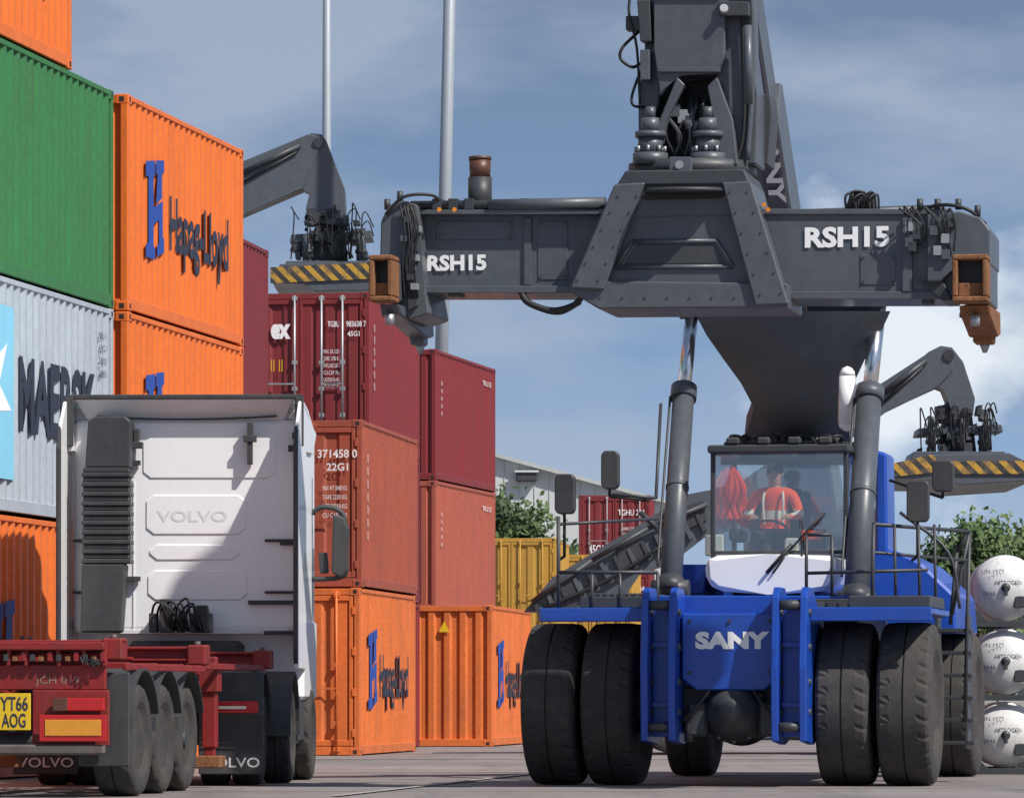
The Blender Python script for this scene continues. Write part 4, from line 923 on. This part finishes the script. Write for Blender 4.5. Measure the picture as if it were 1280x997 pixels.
# ------------------------------------------------------------ trees
def tree(px,Y,H,Wd,seed,lab='leafy green tree behind the yard'):
    rnd=random.Random(seed); fr=Fr('tree',lab,'tree',(px-CX)*Y/F,Y,0,0,'trees beyond the yard')
    b=B(); b.cyl((0,0,0),(.1,0,H*.55),.22,BARK,r1=.1,seg=10)
    for k in range(9):
        a=rnd.random()*6.28; z=H*(.2+.35*rnd.random()); b.cyl((0,0,z),(math.cos(a)*Wd*.35,math.sin(a)*Wd*.35,z+H*.25),.07,BARK,r1=.02,seg=6)
    b.obj('trunk',fr.o)
    bm=bmesh.new()
    for c in range(80):
        a=rnd.random()*6.28; rr=math.sqrt(rnd.random())*Wd*.5; zz=H*(.12+.82*rnd.random()); f=1-.55*max(0,(zz/H-.5)/.5)**2*1.5
        cc=Vector((math.cos(a)*rr*f,math.sin(a)*rr*f,zz)); cr=.35+.45*rnd.random(); mi=0 if rnd.random()<.4 else (1 if rnd.random()<.6 else 2)
        for k in range(75):
            d=Vector((rnd.gauss(0,1),rnd.gauss(0,1),rnd.gauss(0,.8)))*cr*.55; p=cc+d; s=.05+.08*rnd.random()
            u=Vector((rnd.gauss(0,1),rnd.gauss(0,1),rnd.gauss(0,1))).normalized(); w=u.orthogonal().normalized()
            f_=bm.faces.new([bm.verts.new(p+u*s*1.5),bm.verts.new(p+w*s),bm.verts.new(p-u*s*1.5),bm.verts.new(p-w*s)]); f_.material_index=mi if rnd.random()<.75 else rnd.randint(0,2)
    me=bpy.data.meshes.new('crown'); bm.to_mesh(me); bm.free()
    for m in LEAF: me.materials.append(m)
    o=bpy.data.objects.new('crown',me); COL.objects.link(o); o.parent=fr.o
for i,(px,Y,H,W) in enumerate(((622,185,8.8,3.4),(660,188,9.0,3.6),(705,190,7.2,3),(1185,190,7.4,3.4),(1222,186,7.9,3.8),(1262,188,7.3,3.8),(1290,190,7.6,3.6),(1140,195,6.4,3))):
    tree(px,Y,H,W,i+3)
# ------------------------------------------------------------ ground
def ground():
    m=bpy.data.materials.new('yard concrete'); m.use_nodes=True; nt=m.node_tree; L_=nt.links; p=nt.nodes['Principled BSDF']
    tc=N(nt,'ShaderNodeTexCoord')
    def noise(sc,det,vec=None):
        n=N(nt,'ShaderNodeTexNoise'); n.inputs['Scale'].default_value=sc; n.inputs['Detail'].default_value=det; n.inputs['Roughness'].default_value=.65
        L_.new(vec or tc.outputs['Object'],n.inputs['Vector']); return n
    n1=noise(.25,8); n2=noise(6,8)
    mp=N(nt,'ShaderNodeMapping'); mp.inputs['Scale'].default_value=(1.3,.09,1); mp.inputs['Rotation'].default_value=(0,0,.15); L_.new(tc.outputs['Object'],mp.inputs[0]); n3=noise(1.0,6,mp.outputs[0])
    cr=N(nt,'ShaderNodeValToRGB'); e=cr.color_ramp.elements; e[0].position=.3; e[0].color=(.17,.148,.142,1); e[1].position=.7; e[1].color=(.29,.255,.245,1)
    L_.new(n1.outputs[0],cr.inputs[0])
    mr=N(nt,'ShaderNodeMapRange'); mr.inputs['From Min'].default_value=.52; mr.inputs['From Max'].default_value=.7; mr.inputs['To Max'].default_value=.5; L_.new(n3.outputs[0],mr.inputs[0])
    mx=N(nt,'ShaderNodeMix',data_type='RGBA'); mx.inputs[7].default_value=(.09,.08,.078,1); L_.new(mr.outputs[0],mx.inputs[0]); L_.new(cr.outputs[0],mx.inputs[6])
    h=N(nt,'ShaderNodeMapRange'); h.inputs['To Min'].default_value=.7; h.inputs['To Max'].default_value=1.25; L_.new(n2.outputs[0],h.inputs[0])
    vm=N(nt,'ShaderNodeVectorMath',operation='SCALE'); L_.new(mx.outputs[2],vm.inputs[0]); L_.new(h.outputs[0],vm.inputs['Scale']); L_.new(vm.outputs[0],p.inputs['Base Color'])
    p.inputs['Roughness'].default_value=.85; bp=N(nt,'ShaderNodeBump'); bp.inputs['Strength'].default_value=.3; bp.inputs['Distance'].default_value=.01; L_.new(n2.outputs[0],bp.inputs['Height']); L_.new(bp.outputs[0],p.inputs['Normal'])
    b=B(); b.quad([(-1500,-300,0),(1500,-300,0),(1500,4000,0),(-1500,4000,0)],m); o=b.obj('ground'); o['kind']='structure'; o['label']='worn grey concrete yard surface'; o['category']='ground'
    pm=mat('worn road paint',(.42,.39,.37),.8,dirt=.9,rust=0,dcol=(.17,.15,.14),ns=3,streak=1)
    jm=mat('tar joint',(.07,.063,.06),.8,dirt=.3)
    b=B()
    for i,(x0,y0,x1,y1,w) in enumerate(((-3,50,8,47,.08),(-20,57,20,60,.1),(-1.6,44,1.5,66,.05),(-20,70,20,72,.12))):
        z=.006+.003*i; a=Vector((x0,y0,z));c=Vector((x1,y1,z)); n=(c-a).cross(Vector((0,0,1))).normalized()*w
        b.quad([a-n,a+n,c+n,c-n],pm)
    o=b.obj('road_marking'); o['kind']='structure'; o['label']='worn painted lines on the yard'; o['category']='road marking'
    b=B()
    for y in range(40,120,6): b.quad([(-40,y,.0035),(40,y+1,.0035),(40,y+1.04,.0035),(-40,y+.04,.0035)],jm)
    o=b.obj('ground_joint'); o['kind']='structure'; o['label']='dark joints between concrete slabs'; o['category']='ground'
ground()
# ------------------------------------------------------------ light, sky, camera
sd=Vector((1.12,-.98,1.7)).normalized()
el=math.asin(sd.z); az=math.atan2(sd.x,sd.y)
su=bpy.data.lights.new('sun','SUN'); su.energy=4.9; su.angle=math.radians(.8); su.color=(1,.95,.88); so=bpy.data.objects.new('sun',su); COL.objects.link(so); so.rotation_euler=sd.to_track_quat('Z','Y').to_euler()
w=bpy.data.worlds.new('World'); SC.world=w; w.use_nodes=True; nt=w.node_tree; bg=nt.nodes['Background']; bg.inputs[1].default_value=.1
sk=N(nt,'ShaderNodeTexSky',sky_type='NISHITA'); sk.sun_disc=False; sk.sun_elevation=el; sk.sun_rotation=az
tc=N(nt,'ShaderNodeTexCoord'); sep=N(nt,'ShaderNodeSeparateXYZ'); nt.links.new(tc.outputs['Generated'],sep.inputs[0])
mp=N(nt,'ShaderNodeMapping'); mp.inputs['Scale'].default_value=(13,13,38); mp.inputs['Location'].default_value=(.3,0,.4); nt.links.new(tc.outputs['Generated'],mp.inputs[0])
nz=N(nt,'ShaderNodeTexNoise'); nz.inputs['Scale'].default_value=1.; nz.inputs['Detail'].default_value=5; nz.inputs['Roughness'].default_value=.52; nt.links.new(mp.outputs[0],nz.inputs['Vector'])
zr=N(nt,'ShaderNodeMapRange'); zr.inputs['From Min'].default_value=0; zr.inputs['From Max'].default_value=.15; nt.links.new(sep.outputs['Z'],zr.inputs[0])
gr=N(nt,'ShaderNodeValToRGB'); e=gr.color_ramp.elements; e[0].color=(.34,.49,.68,1); e[1].color=(.145,.205,.32,1); gr.color_ramp.elements.new(.5).color=(.175,.285,.47,1)
nt.links.new(zr.outputs[0],gr.inputs[0])
nr=N(nt,'ShaderNodeMapRange'); nr.inputs['From Min'].default_value=.38; nr.inputs['From Max'].default_value=.64; nr.inputs['To Max'].default_value=.75; nt.links.new(nz.outputs[0],nr.inputs[0])
m1=N(nt,'ShaderNodeMix',data_type='RGBA'); m1.inputs[7].default_value=(.34,.41,.52,1); nt.links.new(nr.outputs[0],m1.inputs[0]); nt.links.new(gr.outputs[0],m1.inputs[6])
dv=Vector((.080,1,.070)).normalized(); ds=N(nt,'ShaderNodeVectorMath',operation='SUBTRACT'); ds.inputs[1].default_value=dv; nt.links.new(tc.outputs['Generated'],ds.inputs[0])
ln=N(nt,'ShaderNodeVectorMath',operation='LENGTH'); nt.links.new(ds.outputs[0],ln.inputs[0])
mp2=N(nt,'ShaderNodeMapping'); mp2.inputs['Scale'].default_value=(50,50,70); nt.links.new(tc.outputs['Generated'],mp2.inputs[0])
nz2=N(nt,'ShaderNodeTexNoise'); nz2.inputs['Detail'].default_value=6; nz2.inputs['Scale'].default_value=1; nt.links.new(mp2.outputs[0],nz2.inputs['Vector'])
sm=N(nt,'ShaderNodeMath',operation='MULTIPLY_ADD'); sm.inputs[1].default_value=.05; nt.links.new(nz2.outputs[0],sm.inputs[0]); nt.links.new(ln.outputs['Value'],sm.inputs[2])
cr=N(nt,'ShaderNodeMapRange'); cr.inputs['From Min'].default_value=.056; cr.inputs['From Max'].default_value=.036; cr.inputs['To Min'].default_value=0; cr.inputs['To Max'].default_value=.9; nt.links.new(sm.outputs[0],cr.inputs[0])
m2=N(nt,'ShaderNodeMix',data_type='RGBA'); m2.inputs[7].default_value=(.74,.79,.84,1); nt.links.new(cr.outputs[0],m2.inputs[0]); nt.links.new(m1.outputs[2],m2.inputs[6])
vs=N(nt,'ShaderNodeVectorMath',operation='SCALE'); vs.inputs['Scale'].default_value=11.6; nt.links.new(m2.outputs[2],vs.inputs[0])
zf=N(nt,'ShaderNodeMapRange'); zf.inputs['From Min'].default_value=.15; zf.inputs['From Max'].default_value=.4; zf.inputs['To Min'].default_value=1.; zf.inputs['To Max'].default_value=.2; nt.links.new(sep.outputs['Z'],zf.inputs[0])
m3=N(nt,'ShaderNodeMix',data_type='RGBA'); nt.links.new(zf.outputs[0],m3.inputs[0]); nt.links.new(sk.outputs[0],m3.inputs[6]); nt.links.new(vs.outputs[0],m3.inputs[7])
nt.links.new(m3.outputs[2],bg.inputs[0])
cam=bpy.data.cameras.new('cam'); co=bpy.data.objects.new('camera',cam); COL.objects.link(co); SC.camera=co
co.location=(0,0,EH); co.rotation_euler=(math.pi/2,0,0); cam.sensor_width=36; cam.sensor_fit='HORIZONTAL'; cam.lens=36*F/1280; cam.shift_y=(HZ-498.5)/1280; cam.clip_end=6000; cam.clip_start=.5
SC.view_settings.view_transform='Standard'; SC.view_settings.look='None'; SC.view_settings.exposure=0
